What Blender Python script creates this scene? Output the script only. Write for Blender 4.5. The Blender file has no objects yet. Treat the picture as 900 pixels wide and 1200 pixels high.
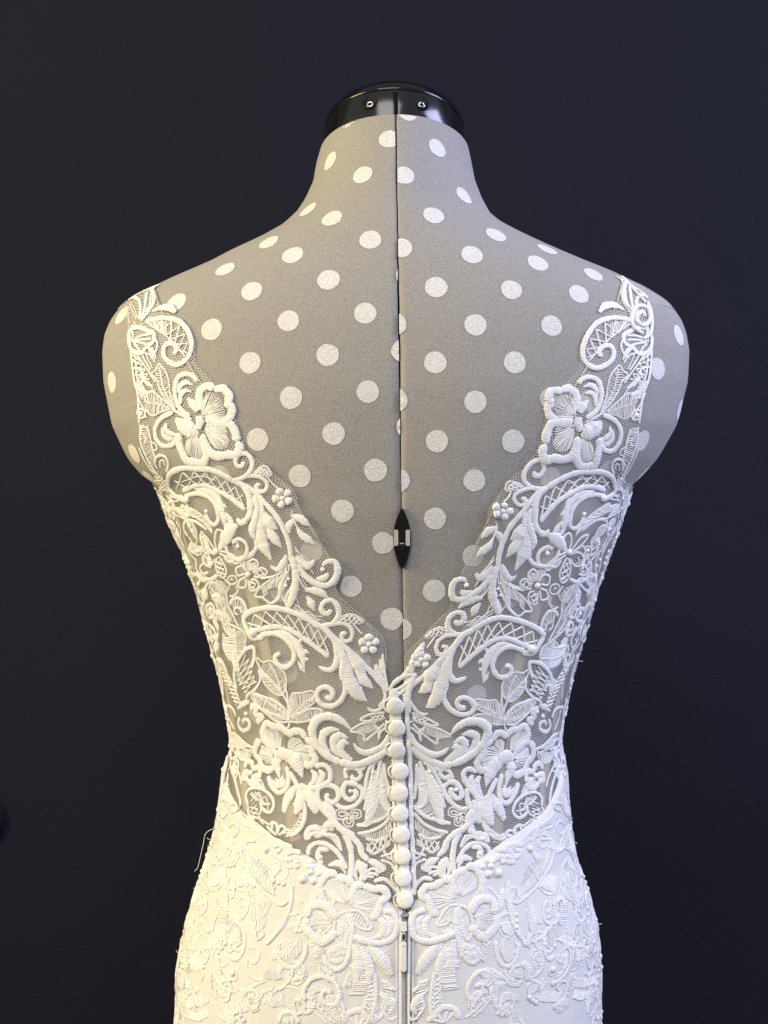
import bpy, bmesh, math, random
import numpy as np
from mathutils import Vector, Matrix
from mathutils.bvhtree import BVHTree

# ------------------------------------------------------------------ scene, camera, light
sc = bpy.context.scene
D = 0.85            # camera to the plane of the form's axis (m)
S = 0.000555        # metres for one photograph pixel on that plane
cam_d = bpy.data.cameras.new('camera'); cam = bpy.data.objects.new('camera', cam_d)
sc.collection.objects.link(cam); sc.camera = cam
cam.location = (0, -D, 0); cam.rotation_euler = (math.pi/2, 0, 0)
cam_d.sensor_fit = 'VERTICAL'; cam_d.angle_y = 2*math.atan(600*S/D) if hasattr(cam_d, 'angle_y') else 0.75
cam_d.clip_start = 0.01; cam_d.clip_end = 50

w = bpy.data.worlds.new('World'); sc.world = w; w.use_nodes = True
w.node_tree.nodes['Background'].inputs[0].default_value = (0.80, 0.86, 1.0, 1)
w.node_tree.nodes['Background'].inputs[1].default_value = 0.30

def area(name, loc, target, size, power, col, sy=None):
    l = bpy.data.lights.new(name, 'AREA'); l.energy = power; l.color = col
    l.shape = 'RECTANGLE'; l.size = size; l.size_y = sy or size
    o = bpy.data.objects.new(name, l); sc.collection.objects.link(o); o.location = loc
    d = Vector(target) - Vector(loc); o.rotation_euler = d.to_track_quat('-Z', 'Y').to_euler()
    return o
area('warm_room_lamp', (-1.30, -0.42, 0.36), (0, 0, -0.05), 0.55, 24, (1.0, 0.78, 0.34))
area('cool_window_light', (1.28, -0.20, 0.66), (0, 0.05, -0.02), 0.60, 28.0, (0.58, 0.63, 1.0), 0.9)
area('ceiling_light', (-0.30, -1.30, 1.15), (0, -0.05, 0.0), 1.10, 24.0, (1.0, 0.955, 0.88))
vs = sc.view_settings
vs.view_transform = 'Standard'; vs.look = 'None'; vs.exposure = -0.17; vs.gamma = 1.0; vs.use_curve_mapping = False
sc.render.engine = 'CYCLES'
sc.cycles.transparent_max_bounces = 12

rng = random.Random(7)
COL = sc.collection

# ------------------------------------------------------------------ materials
def new_mat(name):
    m = bpy.data.materials.new(name); m.use_nodes = True
    nt = m.node_tree; b = nt.nodes['Principled BSDF']
    return m, nt, b
def N(nt, t, **kw):
    n = nt.nodes.new(t)
    for k, v in kw.items(): setattr(n, k, v)
    return n
def math_n(nt, op, a, b=None):
    n = nt.nodes.new('ShaderNodeMath'); n.operation = op
    for i, v in enumerate((a, b)):
        if v is None: continue
        if hasattr(v, 'is_linked'): nt.links.new(v, n.inputs[i])
        else: n.inputs[i].default_value = v
    return n.outputs[0]
def speckle(nt, scale, detail=2.0):
    tc = N(nt, 'ShaderNodeTexCoord'); nz = N(nt, 'ShaderNodeTexNoise')
    nz.inputs['Scale'].default_value = scale; nz.inputs['Detail'].default_value = detail
    nt.links.new(tc.outputs['Object'], nz.inputs['Vector'])
    return nz.outputs['Fac'], tc
def ramp(nt, fac, stops):
    r = N(nt, 'ShaderNodeValToRGB'); e = r.color_ramp.elements
    while len(e) < len(stops): e.new(0.5)
    for el, (p, c) in zip(e, stops): el.position = p; el.color = (*c, 1)
    nt.links.new(fac, r.inputs['Fac']); return r.outputs['Color']
def bump(nt, b, h, strength, dist):
    bp = N(nt, 'ShaderNodeBump'); bp.inputs['Strength'].default_value = strength
    bp.inputs['Distance'].default_value = dist
    nt.links.new(h, bp.inputs['Height']); nt.links.new(bp.outputs['Normal'], b.inputs['Normal'])

def knit(name, c0, c1, sheen=0.15):
    m, nt, b = new_mat(name)
    f, tc = speckle(nt, 1500, 3.0)
    nt.links.new(ramp(nt, f, [(0.36, c0), (0.64, c1)]), b.inputs['Base Color'])
    b.inputs['Roughness'].default_value = 0.92; b.inputs['Sheen Weight'].default_value = sheen
    b.inputs['Specular IOR Level'].default_value = 0.15
    mp = N(nt, 'ShaderNodeMapping'); mp.inputs['Scale'].default_value = (700, 700, 1500)
    nt.links.new(tc.outputs['Object'], mp.inputs['Vector'])
    n2 = N(nt, 'ShaderNodeTexNoise'); n2.inputs['Scale'].default_value = 1.0; n2.inputs['Detail'].default_value = 2
    nt.links.new(mp.outputs[0], n2.inputs['Vector'])
    bump(nt, b, n2.outputs['Fac'], 0.5, 0.0006)
    return m
M = {}
M['form'] = knit('taupe_knit', (0.246, 0.234, 0.215), (0.370, 0.352, 0.328))
M['dot'] = knit('white_flock_print', (0.52, 0.505, 0.485), (0.80, 0.78, 0.75))

def plain(name, col, rough, metal=0.0, spec=0.5, coat=0.0):
    m, nt, b = new_mat(name)
    f, tc = speckle(nt, 60, 4)
    c0 = tuple(x*0.9 for x in col); c1 = tuple(min(1, x*1.06) for x in col)
    nt.links.new(ramp(nt, f, [(0.3, c0), (0.7, c1)]), b.inputs['Base Color'])
    b.inputs['Roughness'].default_value = rough; b.inputs['Metallic'].default_value = metal
    b.inputs['Specular IOR Level'].default_value = spec; b.inputs['Coat Weight'].default_value = coat
    return m
M['black'] = plain('glossy_black_plastic', (0.006, 0.006, 0.007), 0.16, spec=0.5)
M['collar'] = plain('satin_black_plastic', (0.010, 0.010, 0.010), 0.17, spec=0.7)
M['matt_black'] = plain('matt_black_plastic', (0.004, 0.004, 0.005), 0.6, spec=0.2)
M['steel'] = plain('steel', (0.62, 0.63, 0.66), 0.3, metal=1.0)
M['ivory_plastic'] = plain('ivory_plastic', (0.50, 0.48, 0.43), 0.55)
M['gap_shade'] = plain('gap_shade_black', (0.012, 0.012, 0.012), 0.9, spec=0.05)  # near-black that stands in for shade inside gaps and holes
M['boning'] = None

def lace_mat(name, col, period=0.00118, strength=0.50):
    m, nt, b = new_mat(name)
    uv = N(nt, 'ShaderNodeUVMap'); sp = N(nt, 'ShaderNodeSeparateXYZ')
    nt.links.new(uv.outputs[0], sp.inputs[0])
    sk = math_n(nt, 'MULTIPLY', sp.outputs[1], 0.18)
    u = math_n(nt, 'ADD', sp.outputs[0], sk)
    nz, tc = speckle(nt, 420, 2)
    u = math_n(nt, 'ADD', u, math_n(nt, 'MULTIPLY', nz, 0.0018))
    s1 = math_n(nt, 'SINE', math_n(nt, 'MULTIPLY', u, 2*math.pi/period))
    s2 = math_n(nt, 'SINE', math_n(nt, 'MULTIPLY', u, 2*math.pi/(period*0.37)))
    h = math_n(nt, 'ADD', s1, math_n(nt, 'MULTIPLY', s2, 0.12))
    nf, _ = speckle(nt, 2500, 2)
    h = math_n(nt, 'ADD', h, math_n(nt, 'MULTIPLY', nf, 0.9))
    bump(nt, b, h, strength, 0.00018)
    c0 = tuple(x*0.93 for x in col)
    nt.links.new(ramp(nt, nf, [(0.3, c0), (0.65, col)]), b.inputs['Base Color'])
    b.inputs['Roughness'].default_value = 0.46; b.inputs['Sheen Weight'].default_value = 0.25
    b.inputs['Specular IOR Level'].default_value = 0.55
    b.inputs['Subsurface Weight'].default_value = 0.0
    return m
M['lace'] = lace_mat('ivory_satin_stitch', (0.86, 0.848, 0.82))
M['lace_thread'] = lace_mat('ivory_thread', (0.86, 0.848, 0.82), 0.0020, 0.12)
M['binding'] = lace_mat('nude_binding', (0.55, 0.47, 0.36), 0.0009, 0.4)

def net_mat(name, col, pitch, thr, base_alpha):
    m, nt, b = new_mat(name)
    uv = N(nt, 'ShaderNodeUVMap'); sp = N(nt, 'ShaderNodeSeparateXYZ')
    nt.links.new(uv.outputs[0], sp.inputs[0])
    k = 2*math.pi/pitch*2/math.sqrt(3)
    tot = None
    for a in (0.35, 0.35+math.pi*2/3, 0.35+math.pi*4/3):
        dx = math_n(nt, 'MULTIPLY', sp.outputs[0], k*math.cos(a)); dy = math_n(nt, 'MULTIPLY', sp.outputs[1], k*math.sin(a))
        c = math_n(nt, 'COSINE', math_n(nt, 'ADD', dx, dy))
        tot = c if tot is None else math_n(nt, 'ADD', tot, c)
    line = math_n(nt, 'LESS_THAN', tot, thr)
    al = math_n(nt, 'MAXIMUM', line, base_alpha)
    nt.links.new(al, b.inputs['Alpha'])
    b.inputs['Base Color'].default_value = (*col, 1); b.inputs['Roughness'].default_value = 0.8
    b.inputs['Specular IOR Level'].default_value = 0.1
    return m
M['tulle'] = net_mat('white_tulle_net', (0.62, 0.60, 0.56), 0.00170, -0.84, 0.0)
M['boning'] = net_mat('nude_boning_tape', (0.56, 0.48, 0.35), 0.0011, 0.3, 0.45)

def satin(name, col, emb):
    m, nt, b = new_mat(name)
    f, tc = speckle(nt, 9, 3)
    nt.links.new(ramp(nt, f, [(0.3, tuple(x*0.965 for x in col)), (0.7, col)]), b.inputs['Base Color'])
    b.inputs['Roughness'].default_value = 0.6; b.inputs['Sheen Weight'].default_value = 0.3
    b.inputs['Specular IOR Level'].default_value = 0.35
    mp = N(nt, 'ShaderNodeMapping'); mp.inputs['Scale'].default_value = (1800, 1800, 900)
    nt.links.new(tc.outputs['Object'], mp.inputs['Vector'])
    n2 = N(nt, 'ShaderNodeTexNoise'); n2.inputs['Scale'].default_value = 1.0
    nt.links.new(mp.outputs[0], n2.inputs['Vector'])
    n3 = N(nt, 'ShaderNodeTexNoise'); n3.inputs['Scale'].default_value = 45
    nt.links.new(tc.outputs['Object'], n3.inputs['Vector'])
    h = math_n(nt, 'ADD', math_n(nt, 'MULTIPLY', n2.outputs['Fac'], 0.25), math_n(nt, 'MULTIPLY', n3.outputs['Fac'], 3.0))
    if emb:      # fine tonal stitching between the corded motifs
        vo = N(nt, 'ShaderNodeTexVoronoi'); vo.inputs['Scale'].default_value = 300; vo.feature = 'SMOOTH_F1'
        wv = N(nt, 'ShaderNodeTexWave'); wv.inputs['Scale'].default_value = 90; wv.inputs['Distortion'].default_value = 28; wv.inputs['Detail'].default_value = 1.5; wv.inputs['Detail Scale'].default_value = 1.2
        nt.links.new(tc.outputs['Object'], vo.inputs['Vector']); nt.links.new(tc.outputs['Object'], wv.inputs['Vector'])
        msk = N(nt, 'ShaderNodeTexNoise'); msk.inputs['Scale'].default_value = 60
        nt.links.new(tc.outputs['Object'], msk.inputs['Vector'])
        mk = math_n(nt, 'MULTIPLY', math_n(nt, 'SUBTRACT', msk.outputs['Fac'], 0.44), 6.0); mk = math_n(nt, 'MINIMUM', math_n(nt, 'MAXIMUM', mk, 0.0), 1.0)
        e = math_n(nt, 'ADD', math_n(nt, 'MULTIPLY', vo.outputs['Distance'], -1.0), math_n(nt, 'MULTIPLY', wv.outputs['Fac'], 0.8))
        h = math_n(nt, 'ADD', h, math_n(nt, 'MULTIPLY', e, math_n(nt, 'MULTIPLY', mk, 0.45)))
    bump(nt, b, h, 0.6, 0.0005)
    return m
M['skirt'] = satin('ivory_crepe', (0.74, 0.728, 0.70), 1.0)
M['button'] = satin('ivory_covered_button', (0.79, 0.775, 0.745), 0.0)

def wall_mat():
    m, nt, b = new_mat('charcoal_wall_paint')
    f, tc = speckle(nt, 3.5, 5)
    nt.links.new(ramp(nt, f, [(0.3, (0.0075, 0.0084, 0.0148)), (0.7, (0.0091, 0.0101, 0.0177))]), b.inputs['Base Color'])
    b.inputs['Roughness'].default_value = 0.8; b.inputs['Specular IOR Level'].default_value = 0.12
    n2 = N(nt, 'ShaderNodeTexNoise'); n2.inputs['Scale'].default_value = 260; n2.inputs['Detail'].default_value = 3
    nt.links.new(tc.outputs['Object'], n2.inputs['Vector'])
    bump(nt, b, n2.outputs['Fac'], 0.5, 0.0015)
    return m
M['wall'] = wall_mat()

# ------------------------------------------------------------------ object helpers
def link(name, me, mat, parent=None, smooth=True):
    if mat: me.materials.append(mat)
    if smooth: me.polygons.foreach_set('use_smooth', [True]*len(me.polygons))
    o = bpy.data.objects.new(name, me); COL.objects.link(o); o.parent = parent
    return o
def mesh_from(name, V, F, mat, parent=None, uv=None, smooth=True):
    me = bpy.data.meshes.new(name)
    me.from_pydata([tuple(v) for v in V], [], [tuple(f) for f in F])
    if uv is not None:
        l = me.uv_layers.new(name='UVMap'); idx = np.zeros(len(me.loops), dtype=np.int32)
        me.loops.foreach_get('vertex_index', idx)
        l.data.foreach_set('uv', np.asarray(uv, dtype=np.float32)[idx].ravel())
    return link(name, me, mat, parent, smooth)
def empty(name, label, cat, loc=(0, 0, 0)):
    o = bpy.data.objects.new(name, None); COL.objects.link(o); o.location = loc; o.empty_display_size = 0.05
    o['label'] = label; o['category'] = cat
    return o

# ------------------------------------------------------------------ the torso surface (form and gown share it)
LEFT = [(90,392),(165,383),(178,376.5),(197,370.5),(219,366.5),(240,356.5),(256,345.5),(273,326),(288,297),(301,266),(314,240),(333,194),(346,168),(357,149),(368,137),
        (380,129),(395,123),(415,120.5),(450,122),(500,132),(540,151),(560,167),(570,183),(585,190),(610,198),(650,217),(690,231),(740,244),(790,258),(840,268),
        (870,272),(882,271.5),(892,270),(905,266),(930,263),(960,259),(1000,248.5),(1040,234.5),(1085,220.5),(1130,212.5),(1200,210.5),(1300,212),(1500,215)]
RIGHT = [(90,534),(165,543),(178,547.5),(192,551),(219,556.5),(240,565),(259,576),(272,593),(285,620),(299,653),(317,698),(325,720),(340,752),(357,780),(368,790),
        (380,798),(395,803),(415,806),(450,804),(500,791),(540,768),(560,750),(570,740),(585,735),(610,727),(650,712),(690,698),(740,684),(790,669),(840,659),
        (870,655),(882,655),(892,656.5),(905,659),(930,660.5),(960,663),(1000,669),(1040,683.5),(1085,695.5),(1130,698.5),(1200,697.5),(1300,695),(1500,690)]
CEN = [(90,0.050),(170,0.045),(250,0.030),(330,0.015),(450,0.010),(600,0.010),(750,0.010),(880,0.010),(1000,0.005),(1200,0.0),(1500,0.0)]
BACK = [(90,-0.004),(150,-0.014),(200,-0.028),(250,-0.045),(300,-0.061),(350,-0.074),(400,-0.083),(470,-0.089),(600,-0.086),(720,-0.074),(880,-0.068),(950,-0.074),(1050,-0.092),(1200,-0.110),(1500,-0.115)]
NEX = [(90,2.0),(250,2.0),(330,1.95),(400,2.15),(500,2.2),(600,2.15),(900,2.1),(1500,2.1)]
def tab(t):
    xs = np.array([a for a, _ in t], float); ys = np.array([b for _, b in t], float)
    def smooth(p, r=0.0):
        return np.interp(p, xs, ys)
    return smooth
def smoothed(t, win):
    f = tab(t); g = np.arange(60, 1520, 1.0); v = f(g)
    k = np.hanning(2*win+1); k /= k.sum()
    vp = np.pad(v, win, mode='edge'); v2 = np.convolve(vp, k, mode='valid')
    return lambda p: np.interp(p, g, v2)
fL, fR = smoothed(LEFT, 7), smoothed(RIGHT, 7)
fC, fB, fN = smoothed(CEN, 45), smoothed(BACK, 45), smoothed(NEX, 45)
TILT = math.tan(math.radians(9))
def surf(p, th):
    """point of the torso at silhouette row p and angle th (270 deg = middle of the back)"""
    p = np.asarray(p, float); th = np.asarray(th, float)
    c = fC(p); b = c - fB(p); n = fN(p)
    k = S*(D+c)/D
    xl = (fL(p)-450)*k; xr = (fR(p)-450)*k
    a = (xr-xl)/2*np.sqrt(np.maximum(0.2, 1-(b/(D+c))**2)); xc = (xl+xr)/2
    co, si = np.cos(th), np.sin(th)
    ex = 2/n
    x = xc + a*np.sign(co)*np.abs(co)**ex
    y = c + b*np.sign(si)*np.abs(si)**ex
    z = (600-p)*k
    # spine hollow
    z_ = np.exp(-((x-0.008)/0.030)**2)*np.clip((p-330)/200, 0, 1)*np.clip((1150-p)/300, 0, 1)
    y = y + np.where(si < 0, 0.0018*z_, 0)
    # the neck is cut off on a slope that is higher at the back
    wt = np.clip((260-p)/88, 0, 1)**1.5
    z = z + wt*TILT*(c-y)
    return np.stack([x, y, z], -1)
P0, P1, DP = 160.0, 1400.0, 3.0
NP = int((P1-P0)/DP)+1; NT = 288
gp = np.linspace(P0, P1, NP); gt = np.linspace(0, 2*np.pi, NT, endpoint=False)
GP, GT = np.meshgrid(gp, gt, indexing='ij')
GV = surf(GP, GT)
def grid_normals(V):
    dt = np.roll(V, -1, 1)-np.roll(V, 1, 1)
    dp = np.gradient(V, axis=0)
    n = np.cross(dp, dt); n /= np.linalg.norm(n, axis=-1, keepdims=True)+1e-12
    return n
GN = grid_normals(GV)
if GN[NP//2, NT*3//4, 1] > 0: GN = -GN
flat = GV.reshape(-1, 3)
faces = []
for i in range(NP-1):
    for j in range(NT):
        j2 = (j+1) % NT
        faces.append((i*NT+j, i*NT+j2, (i+1)*NT+j2, (i+1)*NT+j))
bvh = BVHTree.FromPolygons([tuple(v) for v in flat], faces)
CAMP = Vector((0, -D, 0))
def nrm_at(p, th):
    fi = (np.asarray(p)-P0)/DP; fi = np.clip(fi, 0, NP-1.001); i = fi.astype(int); u = (fi-i)[..., None]
    fj = (np.asarray(th) % (2*np.pi))/(2*np.pi)*NT; j = fj.astype(int) % NT; v = (fj-np.floor(fj))[..., None]; j2 = (j+1) % NT
    n = (GN[i, j]*(1-u)*(1-v)+GN[i+1, j]*u*(1-v)+GN[i, j2]*(1-u)*v+GN[i+1, j2]*u*v)
    return n/np.linalg.norm(n, axis=-1, keepdims=True)
def hit_px(px, py):
    """photograph pixel -> point on the torso, normal, (p, theta); pulled inwards if the ray misses"""
    for k in range(40):
        d = Vector(((px-450)*S, D, (600-py)*S)).normalized()
        loc, nr, idx, dist = bvh.ray_cast(CAMP, d)
        if loc is not None: break
        px += (463-px)*0.01
    i, j = divmod(idx, NT); j2 = (j+1) % NT
    q = np.array(loc)
    a, b_, c_ = GV[i, j], GV[i, j2], GV[i+1, j]
    u = np.clip(np.dot(q-a, b_-a)/(np.dot(b_-a, b_-a)+1e-15), 0, 1); v = np.clip(np.dot(q-a, c_-a)/(np.dot(c_-a, c_-a)+1e-15), 0, 1)
    n = (GN[i, j]*(1-u)*(1-v)+GN[i, j2]*u*(1-v)+GN[i+1, j]*(1-u)*v+GN[i+1, j2]*u*v)
    return q, n/np.linalg.norm(n), (gp[i]+v*DP, gt[j]+u*2*np.pi/NT)
def map_px(pts):
    P = np.zeros((len(pts), 3)); Nn = np.zeros((len(pts), 3))
    for k, (x, y) in enumerate(pts):
        P[k], Nn[k], _ = hit_px(x, y)
    return P, Nn, S*(D+P[:, 1])/D

def seam_x(py): return 463.0 + (py-105)*0.0137 + 0.6
def seam_theta():
    rows = np.arange(132, 1199, 8.0); out = []
    for py in rows:
        q, n, (p, t) = hit_px(seam_x(py), max(py, 142)); out.append((p, t))
    out = np.array(sorted(out)); return lambda p: np.interp(p, out[:, 0], out[:, 1])
th_seam = seam_theta()

# ------------------------------------------------------------------ wall
wm = bpy.data.meshes.new('wall'); bm = bmesh.new()
vs_ = [bm.verts.new(v) for v in [(-2.6, 0.62, -1.6), (2.6, 0.62, -1.6), (2.6, 0.62, 1.7), (-2.6, 0.62, 1.7)]]
bm.faces.new(vs_); bm.to_mesh(wm); bm.free()
wall = link('wall', wm, M['wall'], None, False); wall['kind'] = 'structure'

# ------------------------------------------------------------------ dress form
form = empty('dress_form', 'taupe polka dot dress form with black neck cap wearing the white lace gown', 'dress form', (0, 0.01, -0.44))
FL = Vector((0, 0.01, -0.44))
def child(o, parent_loc=FL):
    o.location = -parent_loc; return o

def form_inset(p): return np.interp(p, [530, 620, 880, 950], [0.0, 0.0022, 0.0025, 0.004])
def strip_mesh(name, rows, th_a, th_b, ncol, off, mat, parent, uvs=True, lip=0.0):
    """grid between angles th_a(p) and th_b(p)"""
    V, UV = [], []
    t = np.linspace(0, 1, ncol)
    for p in rows:
        th = th_a(p)*(1-t)+th_b(p)*t; pp = np.full(ncol, p)
        o = off(p) if callable(off) else off
        q = surf(pp, th)+nrm_at(pp, th)*o
        if lip:
            n0 = nrm_at(np.array([p]), np.array([th_a(p)]))[0]
            q0 = q[0]-n0*lip; q[0] = q[0]-n0*0.0006
            q = np.vstack([q0, q])
        V.append(q)
        tu = th if len(th) == len(q) else np.r_[th[0], th]
        UV.append(np.stack([tu*0.14, np.full(len(q), (600-p)*S)], -1))
    m = len(V[0]); n = len(V)
    V = np.vstack(V); UV = np.vstack(UV)
    F = [(i*m+j, i*m+j+1, (i+1)*m+j+1, (i+1)*m+j) for i in range(n-1) for j in range(m-1)]
    return mesh_from(name, V, F, mat, parent, UV)
RP = 183.0
rows_form = np.r_[RP:420:2.0, 420:1340:6.0]
def gap(p): return np.interp(p, [165, 300, 500, 800], [0.010, 0.0036, 0.0014, 0.0010])
pan = {}
pan['L'] = child(strip_mesh('fabric_panel', rows_form, lambda p: th_seam(p)-gap(p), lambda p: math.pi/2, 200, lambda p: -form_inset(p), M['form'], form, lip=0.004))
pan['R'] = child(strip_mesh('fabric_panel', rows_form, lambda p: th_seam(p)+gap(p), lambda p: 2*math.pi+math.pi/2, 200, lambda p: -form_inset(p)+0.0004, M['form'], form, lip=0.004))
child(strip_mesh('seam_shade_strip', rows_form, lambda p: th_seam(p)-0.10, lambda p: th_seam(p)+0.10, 9, lambda p: -0.0042-form_inset(p), M['gap_shade'], form))  # dark strip added behind the seam, its colour standing in for shade

# printed dots
DOTS = [(456,163),(425,205),(387,189),(389,256),(434,281),(361,246),(343,299),(315,284),(385,328),(295,341),(264,315.5),(428,367),(338,376),(248,386),
 (207,354),(384,416),(293,425),(431,459),(341,466),(302,515),(391,508),(440,551),(351,558),(401,599),(449,637),(411,688),(459,726),(364,646),(472,411),(478,500),(477,322),
 (131,448),(157,532),(143,369),(175,561),(409,139),(393,908),(258,558),(309,606),(265,652),(325,694),(285,742),(373,738),(335,788),(297,838),(421,776),(383,826),(345,876),(431,866),
 (512,174),(543,230),(473,206),(508,253),(553,299),(470,291),(511,337),(581,276),(599,340),(630,309),(641,293),(557,381),(463,380),(646,382),(678,345),(695,322),
 (510,425),(603,425),(464,469),(557,471),(645,467),(512,517),(601,517),(467,563),(556,563),(510,608),(555,652),(509,693),(470,738),(478,132),
 (770,432),(795,393),(752,516),(799,480),(759,556),(560,816),(711,552),(601,700),(554,740),(599,790),(601,608),(645,657),(507,785),(520,870),(605,880),(690,470),(645,560)]
RIGHT_CUT = {(473,206),(470,291),(463,380),(464,469),(467,563),(470,738),(478,132)}
LEFT_CUT = {(456,163),(472,411),(478,500),(477,322),(459,726)}
def nearest(q):
    loc, nr, idx, dist = bvh.find_nearest(Vector(q))
    i, j = divmod(idx, NT)
    q = np.array(loc)
    if gp[i] < RP+0.6: q = surf(np.array([RP+0.6]), np.array([math.atan2(q[1]-float(fC(RP)), q[0]-0.5*S*(float(fL(RP))+float(fR(RP))-900)) % (2*math.pi)]))[0]
    return q, GN[i, j], gp[i]
def make_dot(c, n, side=None, r=0.0067, parent=None):
    n = n/np.linalg.norm(n)
    t1 = np.cross(n, (0, 0, 1.0)); t1 /= np.linalg.norm(t1); t2 = np.cross(n, t1)
    V = [c]; m = 36; ph0 = rng.random()*6; r = r*rng.uniform(0.97, 1.025)
    rr = (0.35, 0.7, 1.0)
    for f in rr:
        for k in range(m):
            a = 2*math.pi*k/m; V.append(c+f*r*(1+0.012*math.sin(3*a+ph0)+0.010*math.sin(5*a+2*ph0))*(math.cos(a)*t1+math.sin(a)*t2))
    out = []
    for v in V:
        q, nn, p = nearest(v)
        pyq = 600-q[2]/S*D/(D+q[1])
        sx = (seam_x(pyq)-450)*S*(D+q[1])/D
        g = gap(p)*0.085
        if side == 'L' and q[0] > sx-g: q[0] = sx-g
        if side == 'R' and q[0] < sx+g: q[0] = sx+g
        out.append(q+nn*(0.00022-form_inset(p)+(0.0004 if parent is pan['R'] else 0)))
    F = [(0, 1+k, 1+(k+1) % m) for k in range(m)]
    for b in range(len(rr)-1):
        o = 1+b*m; F += [(o+k, o+m+k, o+m+(k+1) % m, o+(k+1) % m) for k in range(m)]
    mesh_from('printed_dot', out, F, M['dot'], parent)
for d in DOTS:
    q, n, (p, t) = hit_px(*d)
    if p < 176 and d not in ((409,139),(478,130)): pass
    if d in LEFT_CUT: sd = 'L'
    elif d in RIGHT_CUT: sd = 'R'
    else: sd = None
    par = pan[sd] if sd else (pan['L'] if d[0] < seam_x(d[1]) else pan['R'])
    make_dot(q, n, sd, parent=par)
# the print goes on round the sides and the front
for i, p in enumerate(np.arange(380, 620, 46)):
    for k, deg in enumerate(range(-2, 184, 16)):
        th = math.radians(min(176, max(4, deg+(8 if i % 2 else 0)))); pa = np.array([p]); ta = np.array([th])
        make_dot(surf(pa, ta)[0], nrm_at(pa, ta)[0], None, parent=pan['L'] if deg > 90 else pan['R'])

# neck cap
def cap_frame(th, rf, h):
    p = RP; c = float(fC(p)); b = c-float(fB(p)); k = S*(D+c)/D
    xl = (float(fL(p))-450)*k; xr = (float(fR(p))-450)*k; a = (xr-xl)/2*math.sqrt(1-(b/(D+c))**2); xc = (xl+xr)/2
    x = a*rf*np.cos(th); y = b*rf*np.sin(th); ct = 1/math.sqrt(1+TILT**2); st = TILT*ct
    z0 = (600-p)*k
    return np.stack([xc+x, c+y+h*st, z0-TILT*y+h*ct], -1)
def ring_solid(name, prof, th0, th1, nth, mat, parent, closed):
    th = np.linspace(th0, th1, nth, endpoint=not closed); V = []
    for rf, h in prof: V.append(cap_frame(th, rf, h))
    V = np.vstack(V); m = nth; n = len(prof); F = []
    for i in range(n-1):
        for j in range(m if closed else m-1):
            j2 = (j+1) % m; F.append((i*m+j, i*m+j2, (i+1)*m+j2, (i+1)*m+j))
    if not closed:   # close the section and the ends
        for j in range(m-1): F.append(((n-1)*m+j, (n-1)*m+j+1, j+1, j))
        F.append([i*m for i in range(n)]); F.append([i*m+m-1 for i in reversed(range(n))])
    o = mesh_from(name, V, F, mat, parent)
    md = o.modifiers.new('b', 'BEVEL'); md.width = 0.0005; md.segments = 2; md.limit_method = 'ANGLE'
    return o
cap = child(ring_solid('neck_cap', [(0.90, -0.008), (0.945, -0.004), (0.965, 0.004), (0.950, 0.014), (0.930, 0.0163), (0.944, 0.0168), (0.948, 0.0180), (0.920, 0.0218), (0.85, 0.0258), (0.70, 0.0292), (0.45, 0.0318), (0.2, 0.0330), (0.01, 0.0333)], 0, 2*math.pi, 120, M['black'], form, True))
ths = 1.5*math.pi+0.012
ring_solid('collar_gap_shade', [(0.93, -0.006), (0.972, -0.006), (0.972, 0.002), (0.950, 0.0152), (0.93, 0.0154)], ths-0.05, ths+0.05, 6, M['gap_shade'], cap, False)  # dark strip fills the gap between plates; the shade is painted
for s in (-1, 1):
    a0, a1 = ths+s*0.022, ths+s*0.86
    col = ring_solid('collar_plate', [(0.955, -0.006), (0.992, -0.006), (0.992, 0.002), (0.968, 0.0156), (0.93, 0.0158)], a0, a1, 40, M['collar'], cap, False)
    th = ths+s*0.335
    c = cap_frame(np.array([th]), 0.984, 0.0085)[0]; c2 = cap_frame(np.array([th]), 1.1, 0.0105)[0]
    n = Vector(c2-c).normalized(); rot = n.to_track_quat('Z', 'Y').to_matrix().to_4x4(); rot.translation = Vector(c)
    def lathe(name, prof, mat, parent, seg=20):
        V, F = [], []
        for r, h in prof:
            for k in range(seg):
                a = 2*math.pi*k/seg; V.append(rot @ Vector((r*math.cos(a), r*math.sin(a), h)))
        for i in range(len(prof)-1):
            for k in range(seg): F.append((i*seg+k, i*seg+(k+1) % seg, (i+1)*seg+(k+1) % seg, (i+1)*seg+k))
        F.append([(len(prof)-1)*seg+k for k in range(seg)])
        return mesh_from(name, V, F, mat, parent)
    lathe('screw_hole_shade', [(0.0056, -0.0014), (0.0052, 0.0003), (0.0046, 0.0006), (0.0044, 0.0001)], M['matt_black'], cap)  # black disc in a low rim, painted as a shaded recess
    dn = (rot.to_3x3() @ Vector((0, -1, 0))); dn = Vector((0, -0.0002, -0.0016)); rot.translation = Vector(c)+dn
    lathe('screw', [(0.0026, 0.0), (0.0026, 0.0004), (0.0020, 0.0007), (0.0012, 0.0007), (0.0011, 0.0002)], M['steel'], cap)

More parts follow.
